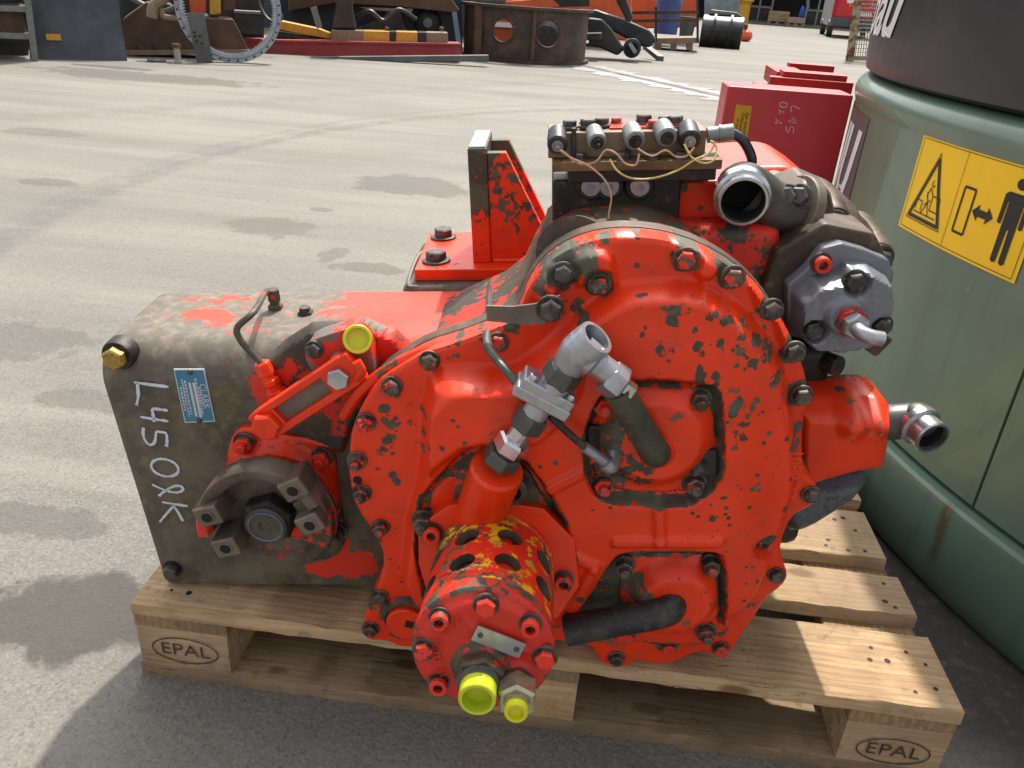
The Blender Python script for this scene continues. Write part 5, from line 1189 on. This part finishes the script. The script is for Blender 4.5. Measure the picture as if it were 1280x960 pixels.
# rack of angle bars, far left
r, L = far('steel_rack', 20, 76, 'grey steel shelf rack standing at the left edge', 'rack')
for a_, b_ in (((27, -60), (44, 76)), ((-60, -60), (-58, 76))):
    p, q = L(*a_), L(*b_); MB().prism([(p[0]-.03, p[1]), (p[0]+.03, p[1]), (q[0]+.03, q[1]), (q[0]-.03, q[1])], -.03, .03).obj('post', M['galv_grey'], r)
for y in (-28, 12, 46):
    p, q = L(-60, y-4), L(33+(y+20)*.1, y); MB().prism([(p[0], p[1]-.025), (q[0], q[1]-.025), (q[0], q[1]+.03), (p[0], p[1]+.03)], -.02, .5).obj('shelf', M['galv_grey'], r)
p, q = L(-60, 20), L(14, 70); MB().box(((p[0]+q[0])/2, .25, .35), (.8, .3, .35)).obj('stored_crate', M['rust_brown'], r, bevel=.02)
MB().prism(pts(L, [(-60, -60), (36, -60), (36, 72), (-60, 72)], .6), .6, .65).obj('back_panel', M['blue_black_steel'], r)
# leaning dark sheet
r, L = far('steel_sheet', 95, 75, 'large scratched blue-black steel sheet leaning upright beside the rack', 'sheet')
mb = MB(); A_ = pts(L, [(38, 75), (159, 75)]); T_ = pts(L, [(18, -70), (136, -70)], .35)
mb.add([(A_[0][0], 0, 0), (A_[1][0], 0, 0), (T_[1][0], .35, T_[1][1]), (T_[0][0], .35, T_[0][1]), (A_[0][0], .03, 0), (A_[1][0], .03, 0), (T_[1][0], .38, T_[1][1]), (T_[0][0], .38, T_[0][1])], [(0, 1, 2, 3), (7, 6, 5, 4), (0, 4, 5, 1), (1, 5, 6, 2), (2, 6, 7, 3), (3, 7, 4, 0)]); mb.obj('sheet_metal', M['sheet'], r)
p = L(67, 47); MB().prism([(p[0]-.07, p[1]-.03), (p[0]+.07, p[1]-.03), (p[0]+.07, p[1]+.03), (p[0]-.07, p[1]+.03)], .04, .09).obj('rust_patch_plate', M['machine_yellow'], r)
# brown bucket / blade
r, L = far('blade', 235, 73, 'rusty brown dozer blade lying behind the gear ring', 'blade')
MB().prism(pts(L, [(156, 66), (153, 24), (182, 3), (212, 5), (230, 22), (292, 24), (311, 62), (311, 67)]), .05, .5).obj('mouldboard', M['rust_brown'], r, bevel=.02)
MB().prism(pts(L, [(155, 63), (312, 62), (312, 68), (155, 69)]), .0, .06).obj('cutting_edge', M['wood_grey'], r)
for px in (171, 192, 215): p = L(px, 60); MB().lathe((p[0], .05, p[1]), FW, [(0, .02), (.02, .018)], 10).obj('edge_bolt', M['dark_steel'], r)
MB().prism(pts(L, [(150, -40), (330, -40), (330, 70), (150, 70)], 1.6), 1.6, 1.7).obj('rear_frame', M['dark_steel'], r)
# hooks on the blade
r, L = far('hook_bracket', 200, 74, 'tan hooked bracket lying on the rusty blade', 'bracket')
MB().tube([(L(190, 22)[0], -.02, L(190, 22)[1]), (L(192, 8)[0], -.02, L(192, 8)[1]), (L(205, -4)[0], 0, L(205, -4)[1]), (L(215, -30)[0], .05, L(215, -30)[1])], .06, 8).obj('hook_arm', M['wood_grey'], r)
MB().tube([(L(203, 10)[0], -.02, L(203, 10)[1]), (L(204, 20)[0], -.02, L(204, 20)[1]), (L(222, 23)[0], -.02, L(222, 23)[1])], .03, 8).obj('hook_tip', M['wood_grey'], r)
# slewing ring: annulus with inner teeth and bolt holes
r, L = far('slewing_ring', 286, 78.5, 'bright steel slewing ring with inner teeth leaning against the scrap', 'ring gear')
c = L(286, 10); Ro = c[1]; tl = .22
n.l if False else None
def rp(rad, an, y): return (c[0]+rad*math.cos(an), y+tl*(c[1]+rad*math.sin(an)), (c[1]+rad*math.sin(an)))
mb = MB(); k = 120; vs = []
for i in range(k):
    an = 2*math.pi*i/k
    for rad, y in ((Ro, 0), (Ro, .07), (Ro*.925, .07), (Ro*.925, 0)): vs.append(rp(rad, an, y))
mb.add(vs, [(i*4+j, i*4+(j+1) % 4, ((i+1) % k)*4+(j+1) % 4, ((i+1) % k)*4+j) for i in range(k) for j in range(4)]); mb.obj('outer_race', M['ring_steel'], r, 30)
mb = MB(); vs = []; k2 = 300
for i in range(k2):
    an = 2*math.pi*i/k2; ri = Ro*(.845 if (i % 3) else .815)
    for rad, y in ((Ro*.915, -.02), (Ro*.915, .06), (ri, .06), (ri, -.02)): vs.append(rp(rad, an, y))
mb.add(vs, [(i*4+j, i*4+(j+1) % 4, ((i+1) % k2)*4+(j+1) % 4, ((i+1) % k2)*4+j) for i in range(k2) for j in range(4)]); mb.obj('toothed_race', M['ring_steel'], r, 30)
for i in range(36):
    an = 2*math.pi*(i+.5)/36; MB().lathe(rp(Ro*.962, an, -.003), FW, [(-.01, .012), (.0, .012)], 10).obj('bolt_hole', M['void'], r)
for i in range(0):
    an = 2*math.pi*i/36; MB().lathe(rp(Ro*.885, an, -.024), FW, [(-.01, .009), (.0, .009)], 8).obj('race_hole', M['void'], r)
# flat bar and small stand in front of the ring
r, L = far('steel_plate', 256, 78, 'narrow grey flat bar with drilled holes propped on the gear ring', 'plate')
mb = MB(); p = pts(L, [(246, 78), (266, 78), (255, 16), (233, 16)]); mb.prism(p, -.05, -.02); mb.obj('flat_bar', M['plate_grey'], r)
for px, py in [(244, 45), (250, 45), (243, 40), (252, 54), (246, 51)]: q = L(px, py); MB().lathe((q[0], -.052, q[1]), FW, [(-.005, .014), (.001, .014)], 8).obj('drilled_hole', M['void'], r)
r, L = far('pin', 223, 79, 'short steel pin with rusty round head standing on the yard', 'pin')
MB().lathe((0, 0, 0), (0, 0, 1), [(0, .045), (.02, .045), (.03, .036), (.16, .034)], 16).obj('shank', M['concrete_pale'], r); MB().lathe((0, 0, .16), (0, 0, 1), [(0, .047), (.035, .047), (.045, .04)], 16).obj('head', M['rust_brown'], r)
r, L = far('flat_disc', 196, 77, 'flat grey disc lying on the yard before the blade', 'disc'); MB().lathe((0, 0, 0), (0, 0, 1), [(0, .10), (.02, .10), (.025, .09)], 20).obj('disc_body', M['plate_grey'], r)
# yellow hydraulic unit seen through the ring
r, L = far('hydraulic_unit', 270, 76, 'orange and yellow hydraulic unit seen through the gear ring', 'machine part')
MB().prism(pts(L, [(232, -60), (258, -60), (258, 18), (238, 18)], .5), .5, .8).obj('orange_cover', M['machine_orange'], r, bevel=.02)
MB().prism(pts(L, [(262, -60), (275, -60), (276, 18), (262, 20)], .45), .45, .7).obj('yellow_body', M['machine_yellow'], r, bevel=.02)
p = L(256, 20, .4); MB().lathe((p[0], .4, p[1]), (0, 0, 1), [(-.06, .03), (.0, .05), (.03, .03)], 12).obj('fitting', M['ring_steel'], r)
MB().prism(pts(L, [(281, -60), (294, -60), (294, 12), (281, 12)], .5), .5, .7).obj('brown_post', M['rust_brown'], r)
# red beam, timber with yellow bands, bar on the ground
r, L = far('steel_beam', 445, 74, 'faded red steel beam lying under the striped timber', 'beam')
MB().prism(pts(L, [(305, 50), (575, 55), (578, 70), (300, 73)], .25), .25, .5).obj('beam_web', M['beam_red'], r, bevel=.01); 
MB().prism(pts(L, [(304, 49), (576, 54.5), (576, 57), (304, 51.5)], .2), .2, .55).obj('beam_flange', M['beam_red'], r)
r, L = far('flat_bar', 500, 78, 'long grey square bar lying on the yard in front of red beam', 'bar')
MB().prism(pts(L, [(374, 71.5), (611, 69), (611, 77), (374, 78.5)]), 0, .12).obj('bar_stock', M['plate_grey'], r, bevel=.008)
r, L = far('timber_beam', 485, 74, 'old timber block with yellow painted bands resting on the red beam', 'timber')
xs = [(414, 454, 'wood_grey'), (454, 487, 'machine_yellow'), (487, 495, 'dark_steel'), (495, 522, 'machine_yellow'), (522, 533, 'dark_steel'), (533, 560, 'wood_grey')]
for a_, b_, mt in xs: MB().prism(pts(L, [(a_, 37.5+(a_-414)*.025), (b_, 37.5+(b_-414)*.025), (b_, 53.6+(b_-414)*.012), (a_, 53.6+(a_-414)*.012)], .1), .1, .42).obj('timber_segment', M[mt], r, bevel=.01)
for px in (423, 484, 552): q = L(px, 36, .25); MB().lathe((q[0], .25, q[1]-.03), (0, 0, 1), [(0, .035), (.05, .035), (.055, .025)], 6).obj('through_bolt', M['rust_brown'], r)
r, L = far('boom_section', 385, 72, 'bent yellow sheet piece lying between gear ring and timber', 'scrap part')
MB().prism(pts(L, [(340, 24), (352, 26), (400, 36), (415, 42), (415, 50), (370, 42), (340, 36)], .6), .6, .85).obj('yellow_web', M['machine_yellow'], r, bevel=.02)
MB().prism(pts(L, [(345, 40), (412, 50), (412, 54), (345, 44)], .62), .55, .9).obj('lower_flange', M['dark_steel'], r)
MB().prism(pts(L, [(388, 10), (396, 8), (403, 34), (396, 36)], .5), .5, .56).obj('rod', M['galv_grey'], r)
r, L = far('rusty_casting', 430, 74, 'gnarled rusty brown post casting standing behind the timber', 'casting')
P_ = [L(y, z, .5) for y, z in ((415, -60), (447, -60), (441, 10), (446, 36), (415, 36), (420, 10))]; MB().prism(P_, .5, .85).obj('column', M['rust_dark'], r, bevel=.03)
r, L = far('boom', 545, 74, 'rusty pointed boom lying across the top of the scrap heap', 'boom')
MB().prism(pts(L, [(360, -60), (540, -60), (560, -8), (575, 13), (569, 16), (500, 9), (420, 4), (360, 14)], .55), .55, 1.0).obj('boom_plate', M['rust_brown'], r, bevel=.02)
MB().prism(pts(L, [(450, 9), (516, 11), (514, 16), (460, 12)], .5), .5, .6).obj('edge_bar', M['galv_grey'], r)
r, L = far('machine_carcass', 510, 76, 'dark blue machine carcass in the shade behind the timber', 'machine part')
MB().prism(pts(L, [(345, -60), (576, -60), (578, 66), (345, 66)], 1.5), 1.5, 1.7).obj('side_plate', M['deep_blue'], r)
MB().prism(pts(L, [(444, 36), (478, 22), (484, 14), (500, 14), (506, 34), (512, 40), (444, 40)], 1.0), 1.0, 1.3).obj('pivot_block', M['dark_steel'], r, bevel=.03)
MB().prism(pts(L, [(565, 15), (571, 15), (577, 57), (571, 57)], 1.0), 1.0, 1.1).obj('blue_strut', m_('pale_blue_paint', (.12, .17, .22)), r)
# pedestal ring with two round windows
r, L = far('pedestal_ring', 660, 80, 'rusty steel pedestal drum with two round windows and flanges', 'pedestal')
xl, xr = L(575, 70)[0], L(734, 78)[0]; zt_ = L(655, 8)[1]; Rp = (xr-xl)/2*1.02; ccx = (xl+xr)/2; cyy_ = Rp*.98
H_ = zt_-.09
def dm(a, z, h): return (ccx+(Rp+h)*math.sin(a), cyy_-(Rp+h)*math.cos(a), z)
wins = []
for px, py, rr in [(629, 38, 13.5), (685, 42, 15.5)]:
    q = L(px, py, 0.1); wins.append((math.asin(max(-1, min(1, (q[0]-ccx)/Rp))), q[1], rr*.0122))
sA = np.linspace(-1.6, 1.6, 130); zA_ = np.linspace(.05, .05+H_, 40)
cutf = lambda a, z: any(math.hypot((a-wa)*Rp*max(.3, math.cos(wa)*.5+.5), z-wz) < wr for wa, wz, wr in wins)
gridsurf(sA, zA_, lambda a, b: a*0, dm, cutf).obj('drum_wall', M['rust_dark'], r)
for z, t in ((0, .05), (H_+.05, .04)):
    mb = MB(); vs = []
    for i in range(65):
        a = -1.62+3.24*i/64
        for rr, zz in ((Rp+.06, z), (Rp+.06, z+t), (Rp-.14, z+t), (Rp-.14, z)): vs.append((ccx+rr*math.sin(a), cyy_-rr*math.cos(a), zz))
    mb.add(vs, [(i*4+j, i*4+(j+1) % 4, (i+1)*4+(j+1) % 4, (i+1)*4+j) for i in range(64) for j in range(4)]); mb.obj('flange', M['rust_dark'], r, 30)
for wa, wz, wr in wins:
    MB().tube([dm(wa+wr/Rp*math.cos(t)/max(.3, math.cos(wa)*.5+.5), wz+wr*math.sin(t), .004) for t in np.linspace(0, 6.2832, 30)], .018, 6, 1).obj('window_rim', M['rust_dark'], r)
for px, w_ in ((667, .05), (598, .12)):
    q = L(px, 40); a = math.asin((q[0]-ccx)/Rp); MB().tube([dm(a, .06, .02), dm(a, .05+H_, .02)], w_*.6, 8, 1).obj('stiffener', M['rust_brown'], r)
# rubble on top of the drum
r, L = far('scrap_bundle', 640, 60, 'pile of dark sheet and orange offcuts on top of the pedestal', 'scrap')
MB().prism(pts(L, [(580, -60), (640, -60), (632, 6), (592, 4), (578, -6)], -1), -1.0, -.2).obj('grey_sack', M['plate_grey'], r, bevel=.05)
MB().prism(pts(L, [(632, 2), (690, -2), (700, 8), (640, 10)], -.9), -.9, -.3).obj('orange_sheet', M['machine_orange'], r)
MB().prism(pts(L, [(676, -60), (735, -60), (737, 8), (690, 9)], -.7), -.7, -.3).obj('dark_frame', M['dark_steel'], r)
# orange machine standing behind
r, L = far('orange_machine', 730, 64, 'big orange machine body standing behind the pedestal and pallets', 'machine')
MB().prism(pts(L, [(605, -60), (790, -60), (790, 50), (605, 52)], 1.5), 1.5, 3.0).obj('machine_body', M['machine_orange'], r, bevel=.04)
MB().prism(pts(L, [(612, 27), (645, 29), (645, 35), (612, 33)], 1.4), 1.4, 1.49).obj('white_stripe', M['white'], r)
MB().prism(pts(L, [(770, -60), (872, -60), (872, 34), (800, 36), (770, 36)], 6.0), 6.0, 7.2).obj('rear_body', M['machine_orange'], r, bevel=.04)
q = L(684, 48, .9); MB().lathe((q[0], .9, q[1]), FW, [(0, .25), (.1, .38), (.4, .38), (.5, .25)], 24).obj('tyre', M['rubber'], r)
# black excavator linkage
r, L = far('excavator_linkage', 775, 76, 'black excavator arm and links lying on the yard by the pallet cage', 'excavator arm')
MB().prism(pts(L, [(733, 14), (745, 12), (790, 28), (812, 38), (822, 50), (812, 60), (800, 58), (770, 42), (735, 24)], .3), .3, .7).obj('main_arm', M['bucket_black'], r, bevel=.05)
MB().prism(pts(L, [(757, -40), (768, -40), (792, 22), (785, 30), (770, 0)], .4), .4, .6).obj('upper_arm', M['bucket_black'], r, bevel=.03)
MB().prism(pts(L, [(734, 22), (752, 24), (764, 36), (780, 62), (772, 70), (750, 60), (736, 58)], -.1), -.1, .25).obj('linkage_plate', M['dark_steel'], r, bevel=.04)
q = L(790, 60, 0); MB().lathe((q[0], .1, q[1]), FW, [(0, .12), (.02, .15), (.25, .15), (.27, .10), (.15, .09)], 20).obj('pivot_eye', M['dark_steel'], r)
MB().prism(pts(L, [(715, 42), (752, 41), (752, 50), (715, 51)], -.5), -.5, -.2).obj('link_lug', M['dark_steel'], r, bevel=.02)
MB().prism(pts(L, [(782, 50), (786, 48), (798, 66), (794, 70)], -.15), -.15, -.05).obj('silver_rod', M['ring_steel'], r)
r, L = far('footplate', 815, 75, 'small steel ramp plate lying on the yard before the pallet cage', 'plate')
mb = MB(); a_, b_ = L(803, 63, .2), L(826, 74, 0); mb.add([(a_[0], .3, .22), (a_[0]+.12, .32, .22), (b_[0]+.05, -.1, .08), (b_[0]-.06, -.12, .08), (a_[0], .3, .16), (a_[0]+.12, .32, .16), (b_[0]+.05, -.1, 0.0), (b_[0]-.06, -.12, 0.0)], [(0, 1, 2, 3), (7, 6, 5, 4), (0, 4, 5, 1), (1, 5, 6, 2), (2, 6, 7, 3), (3, 7, 4, 0)]); mb.obj('ramp', M['plate_grey'], r)
# cage pallet with tarp-covered drum
r, L = far('pallet_cage', 835, 63, 'dark railed pallet cage holding a blue covered drum', 'cage')
for a_, b_ in ((818, 826), (838, 846), (858, 866)):
    MB().prism(pts(L, [(a_, 54), (b_, 54), (b_, 62.5), (a_, 62.5)]), 0, .9).obj('foot_block', M['wood_grey'], r)
MB().prism(pts(L, [(812, 48), (874, 47), (874, 54), (812, 55)]), -.03, .95).obj('deck', M['wood_grey'], r)
for px in (820, 872): MB().prism(pts(L, [(px-1.5, -30 if px > 850 else 8), (px+1.5, -30 if px > 850 else 8), (px+1.5, 52), (px-1.5, 52)]), -.06, .0).obj('upright', M['dark_steel'], r)
for y in (14, 24): MB().prism(pts(L, [(788, y), (874, y-1), (874, y+3), (788, y+4)]), -.1, -.06).obj('rail', M['rust_dark'], r)
r, L = far('barrel', 832, 58, 'barrel under a blue tarpaulin in the pallet cage', 'barrel')
q = L(833, 30, .4); MB().lathe((q[0], .4, .25), (0, 0, 1), [(0, .27), (.5, .29), (.75, .30), (.85, .24), (.88, .1)], 20).obj('tarpaulin', M['tarp_blue'], r)
r, L = far('bin', 858, 58, 'grey round bin beside the blue barrel', 'bin'); q = L(858, 40, .4); MB().lathe((q[0], .4, .2), (0, 0, 1), [(0, .16), (.42, .2), (.44, .21)], 18).obj('bin_body', M['plate_grey'], r)
# black bucket
r, L = far('excavator_bucket', 900, 60, 'black excavator bucket with two ribs resting on the yard', 'bucket')
pf_ = pts(L, [(872, 60), (868, 30), (874, 18), (882, 17), (882, 61)])
hv_ = L(926, 55); bw = hv_[0]-L(874, 60)[0]
prof_ = [(0, 0), (-.12, .25), (-.16, .55), (-.06, .80), (.15, .98), (.55, 1.0), (.75, .85), (.8, .4), (.7, 0)]
x0_ = L(873, 60)[0]; x1_ = L(925, 58)[0]; zs = L(885, 18)[1]
mb = MB(); vs = [(x, a_, b_*zs) for x in (x0_, x1_) for a_, b_ in prof_]; k = len(prof_)
mb.add(vs, [tuple(range(k)), tuple(range(k, 2*k))[::-1]]+[(i, k+i, k+(i+1) % k, (i+1) % k) for i in range(k)]); mb.obj('bucket_shell', M['bucket_black'], r, 60, bevel=.02)
for t in (.3, .7):
    x = x0_+(x1_-x0_)*t; mb = MB(); mb.add([(xx, a_-(.05 if i < 6 else 0), b_*zs+(.04 if 2 < i < 6 else 0)) for xx in (x-.03, x+.03) for i, (a_, b_) in enumerate(prof_)], [tuple(range(k)), tuple(range(k, 2*k))[::-1]]+[(i, k+i, k+(i+1) % k, (i+1) % k) for i in range(k)]); mb.obj('rib', M['dark_steel'], r)
MB().prism([(x0_+.1, zs*1.0), (x1_-.05, zs*1.0), (x1_-.2, zs*1.12), (x0_+.15, zs*1.15)], .2, .7).obj('bucket_top', M['galv_grey'], r, bevel=.02)
r, L = far('float', 934, 52, 'round orange float with dark cap lying beside the bucket', 'float')
q = L(933, 41); MB().lathe((q[0], 0, 0), (0, 0, 1), [(0, .08), (.04, .16), (.14, .2), (.26, .17), (.34, .07)], 18).obj('float_body', M['machine_orange'], r); MB().lathe((q[0]-.06, 0, .33), (0, 0, 1), [(0, .08), (.12, .07), (.16, .03)], 12).obj('float_cap', M['rust_dark'], r)
# hall at the far end of the yard
r, L = far('storage_hall', 985, 31, 'open pale blue storage hall at the far end of the yard', 'building')
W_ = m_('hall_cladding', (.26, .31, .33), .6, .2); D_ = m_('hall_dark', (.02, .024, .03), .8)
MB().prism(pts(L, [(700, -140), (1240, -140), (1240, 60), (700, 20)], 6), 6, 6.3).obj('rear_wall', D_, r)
MB().prism(pts(L, [(600, -220), (1400, -200), (1400, -34), (600, -60)]), -.3, 6).obj('fascia', W_, r)
for px in (768, 860, 934, 1010, 1075, 1150): MB().prism(pts(L, [(px-2, -100), (px+2, -100), (px+2, 27+(px-934)*.075), (px-2, 27+(px-934)*.075)]), 0, .3).obj('post', m_('post_blue', (.16, .22, .28), .5, .2), r)
MB().prism(pts(L, [(880, -60), (934, -56), (934, 24), (880, 20)]), .2, .5).obj('wall_panel', W_, r)
grp = 'crates and cages stored in the hall'
def crate(name, px0, px1, y0, y1, mt, label, cat, cage=False):
    rr, LL = far(name, (px0+px1)/2, y1, label, cat, grp); a_, b_ = LL(px0, y0), LL(px1, y1); w, h_ = b_[0]-a_[0], a_[1]
    cx_ = (a_[0]+b_[0])/2
    if cage:
        for x in (-w/2, w/2, 0): MB().box((cx_+x, 0, h_/2), (.10, .10, h_)).obj('cage_post', M[mt], rr)
        for z in (.12, h_*.5, h_): MB().box((cx_, 0, z), (w, .08, .10)).obj('cage_rail', M[mt], rr)
        MB().box((cx_, .5, h_*.3), (w*.9, .8, h_*.5)).obj('stored_parts', M['dark_steel'], rr)
    else:
        nb = 4
        for i in range(nb): MB().box((cx_, 0, .22+(h_-.22)*(i+.5)/nb), (w, 1.0, (h_-.22)/nb*.93)).obj('crate_board', M[mt], rr)
        for x in (-w*.42, 0, w*.42): MB().box((cx_+x, 0, .1), (.2, 1.0, .2)).obj('foot', M['wood_grey'], rr)
m_('crate_wood', (.32, .23, .14), .8)
crate('mesh_cage', 938, 961, -14, 30, 'galv_grey', 'tall grey mesh cage left of the wooden crates in the hall', 'cage', True)
crate('wooden_crate', 962, 984, 13, 32, 'crate_wood', 'taller wooden crate beside the mesh cage in the hall', 'crate')
crate('wooden_crate', 985, 1005, 21, 34, 'crate_wood', 'lower wooden crate with a blue sack on it', 'crate')
rr, LL = far('sack', 1003, 34, 'small bright blue sack on the lower crate', 'sack', None); q = LL(1002, 22); MB().prism([LL(*p) for p in [(997, 22), (1003, 6), (1006, 10), (1007, 23)]], -.6, -.1).obj('sack_cloth', m_('sack_blue', (.02, .12, .5)), rr, bevel=.1)
crate('mesh_cage', 1013, 1032, -10, 36, 'galv_grey', 'stacked grey mesh cage beside the red van', 'cage', True)
rr, LL = far('yellow_post', 928, 29, 'yellow post standing behind the black bucket', 'post'); MB().lathe((0, 0, 0), (0, 0, 1), [(0, .35), (.3, .3), (1.0, .3), (1.2, .45), (1.5, .2)], 12).obj('post_body', M['machine_yellow'], rr)
# van seen from behind
r, L = far('van', 1062, 48.5, 'red and silver van parked with its rear to the camera', 'van')
vr_ = m_('van_red', (.55, .015, .03), .3, 0, None, 0, 3, .05); vs_ = m_('van_silver', (.36, .38, .40), .35, .3, None, 0, 3, .05); vd = m_('van_grey_plastic', (.06, .065, .075), .5)
xa, xb = L(1037, 30)[0], L(1102, 30)[0]; zr = .42; zt2 = 2.5; dpt = 5.0
sl_ = -.4
def vm(u, v, w): return (u+v*sl_*.28, v, w)
MB().prism([(xa, .75), (xb, .75), (xb, 1.6), (xb-.1, zt2), (xa+.1, zt2), (xa, 1.6)], 0, .12, vm).obj('rear_door', vr_, r, bevel=.04)
MB().prism([(xa, .40), (xb, .40), (xb, .76), (xa, .76)], -.12, .12, vm).obj('bumper', vd, r, bevel=.05)
MB().prism([(xa+.02, .42), (xb-.02, .42), (xb-.02, 1.6), (xb-.12, zt2-.03), (xa+.12, zt2-.03), (xa+.02, 1.6)], .12, dpt, vm).obj('body_shell', vs_, r, bevel=.04)
MB().prism([(xa+.25, 1.5), (xb-.25, 1.5), (xb-.3, 2.2), (xa+.3, 2.2)], -.012, 0, vm).obj('rear_window', m_('van_glass', (.02, .022, .025), .1), r)
for x in (xa+.02, xb-.14): MB().prism([(x, .8), (x+.12, .8), (x+.12, 1.5), (x, 1.5)], -.03, .02, vm).obj('tail_light', m_('lamp_red', (.4, .01, .01), .2), r)
for x in (xa+.12, xb-.12):
    for v in (.7, 4.0): p = vm(x, v, .33); MB().lathe((p[0]-.12, p[1], p[2]), (1, 0, 0), [(0, .25), (.02, .33), (.22, .33), (.24, .25)], 24).obj('wheel', M['rubber'], r)
pl2 = MB().prism([(L(1064, 19)[0], .83), (L(1089, 20)[0], .83), (L(1089, 20)[0], .98), (L(1064, 19)[0], .98)], -.02, 0, vm).obj('number_plate', M['white'], r)
MB().prism([(L(1064, 19)[0], .83), (L(1066.5, 19)[0], .83), (L(1066.5, 19)[0], .98), (L(1064, 19)[0], .98)], -.024, -.0205, vm).obj('plate_band', M['tarp_blue'], pl2)
vs, fs = text_mesh('Da     3e', .30, 0, .004); px_ = L(1078, 10)[0]; m_('van_letter', (.75, .25, .01), .4); MB().add([vm(px_+x, -.012, 1.27+y) for x, y, z in vs], fs).obj('door_lettering', M['van_letter'], r, fix=False)
MB().prism([L(1059, 4), L(1066, 4), L(1071, -4), L(1058, -12)], -.014, -.002, vm).obj('door_emblem', M['white'], r)
# rusty mesh gate standing in front of the van
r, L = far('mesh_gate', 1064, 76, 'rusty framed mesh gate edge beside the counterweight', 'gate')
n = NT('flaking_rusty_paint'); a = n.noise(6, 5, .65); M['rusty'] = n.fin(n.mix(n.step(a, .42, .58), (.13, .055, .02), (.34, .29, .18)), .7)
MB().prism(pts(L, [(1057, 75), (1067, 76), (1088, -70), (1078, -70)]), -.06, .08).obj('gate_post', M['rusty'], r)
MB().prism(pts(L, [(1057, 70), (1110, 72), (1110, 77), (1057, 75)]), -.04, .05).obj('bottom_rail', M['rusty'], r)
mb = MB()
for i in range(16):
    p, q = L(1066+i*3.0, 72), L(1082+i*3.0, -60); mb.tube([(p[0], .02, p[1]), (q[0], .02, q[1])], .008, 5, 1)
for i in range(26):
    p, q = L(1065+i*.8, 70-i*5), L(1125, 72-i*5); mb.tube([(p[0], .03, p[1]), (q[0], .03, q[1])], .008, 5, 1)
o = mb.obj('wire_mesh', M['galv_grey'], r); o['kind'] = 'stuff'

# long dark shed behind the scrap rows
r, L = far('shed', 260, 40, 'long dark blue-grey shed wall behind the scrap rows', 'shed')
MB().prism(pts(L, [(-500, -260), (636, -260), (636, 80), (-500, 40)], 2), 2, 2.4).obj('shed_wall', m_('shed_cladding', (.05, .06, .07), .7), r)

# loose hoses, rods and offcuts lying in the scrap rows
def hose(px0, name, pts_, rad, mt, label, base=(0, 76)):
    r, L = far(name, px0, base[1], label, name.replace('_', ' '))
    MB().tube([(L(a_, b_, c_)[0], c_, max(rad, L(a_, b_, c_)[1])) for a_, b_, c_ in pts_], rad, 8).obj('hose_run', M[mt], r)
hose(330, 'hydraulic_hose', [(318, -20, .9), (326, 10, .8), (338, 26, .7), (352, 22, .7), (345, 4, .8), (360, -20, .9)], .025, 'rubber', 'black hydraulic hose looped beside the gear ring')
hose(470, 'hydraulic_hose', [(445, 22, .8), (462, 14, .7), (480, 26, .7), (498, 12, .7), (520, 24, .8)], .03, 'rubber', 'black hose lying behind the striped timber')
hose(215, 'steel_rod', [(160, -5, .6), (200, 14, .4), (228, 4, .4)], .03, 'galv_grey', 'thin grey rod lying across the rusty blade')
r, L = far('gear_casing', 545, 74, 'small dark gear casing between carcass and pedestal', 'casing')
q = L(535, 28, .9); MB().lathe((q[0], .9, q[1]), FW, [(0, .2), (.12, .18), (.16, .1)], 18).obj('casing_body', M['dark_steel'], r); MB().lathe((q[0], .74, q[1]), FW, [(0, .07), (.05, .07)], 10).obj('casing_hub', M['galv_grey'], r)
r, L = far('tool_box', 305, 74, 'dark box with pale edge seen inside the gear ring', 'box')
q = L(312, 30, .9); MB().box((q[0], 1.0, q[1]), (.34, .3, .26)).obj('box_body', M['dark_steel'], r, bevel=.02); MB().box((q[0], .98, q[1]+.14), (.36, .32, .03)).obj('box_lid', M['galv_grey'], r)
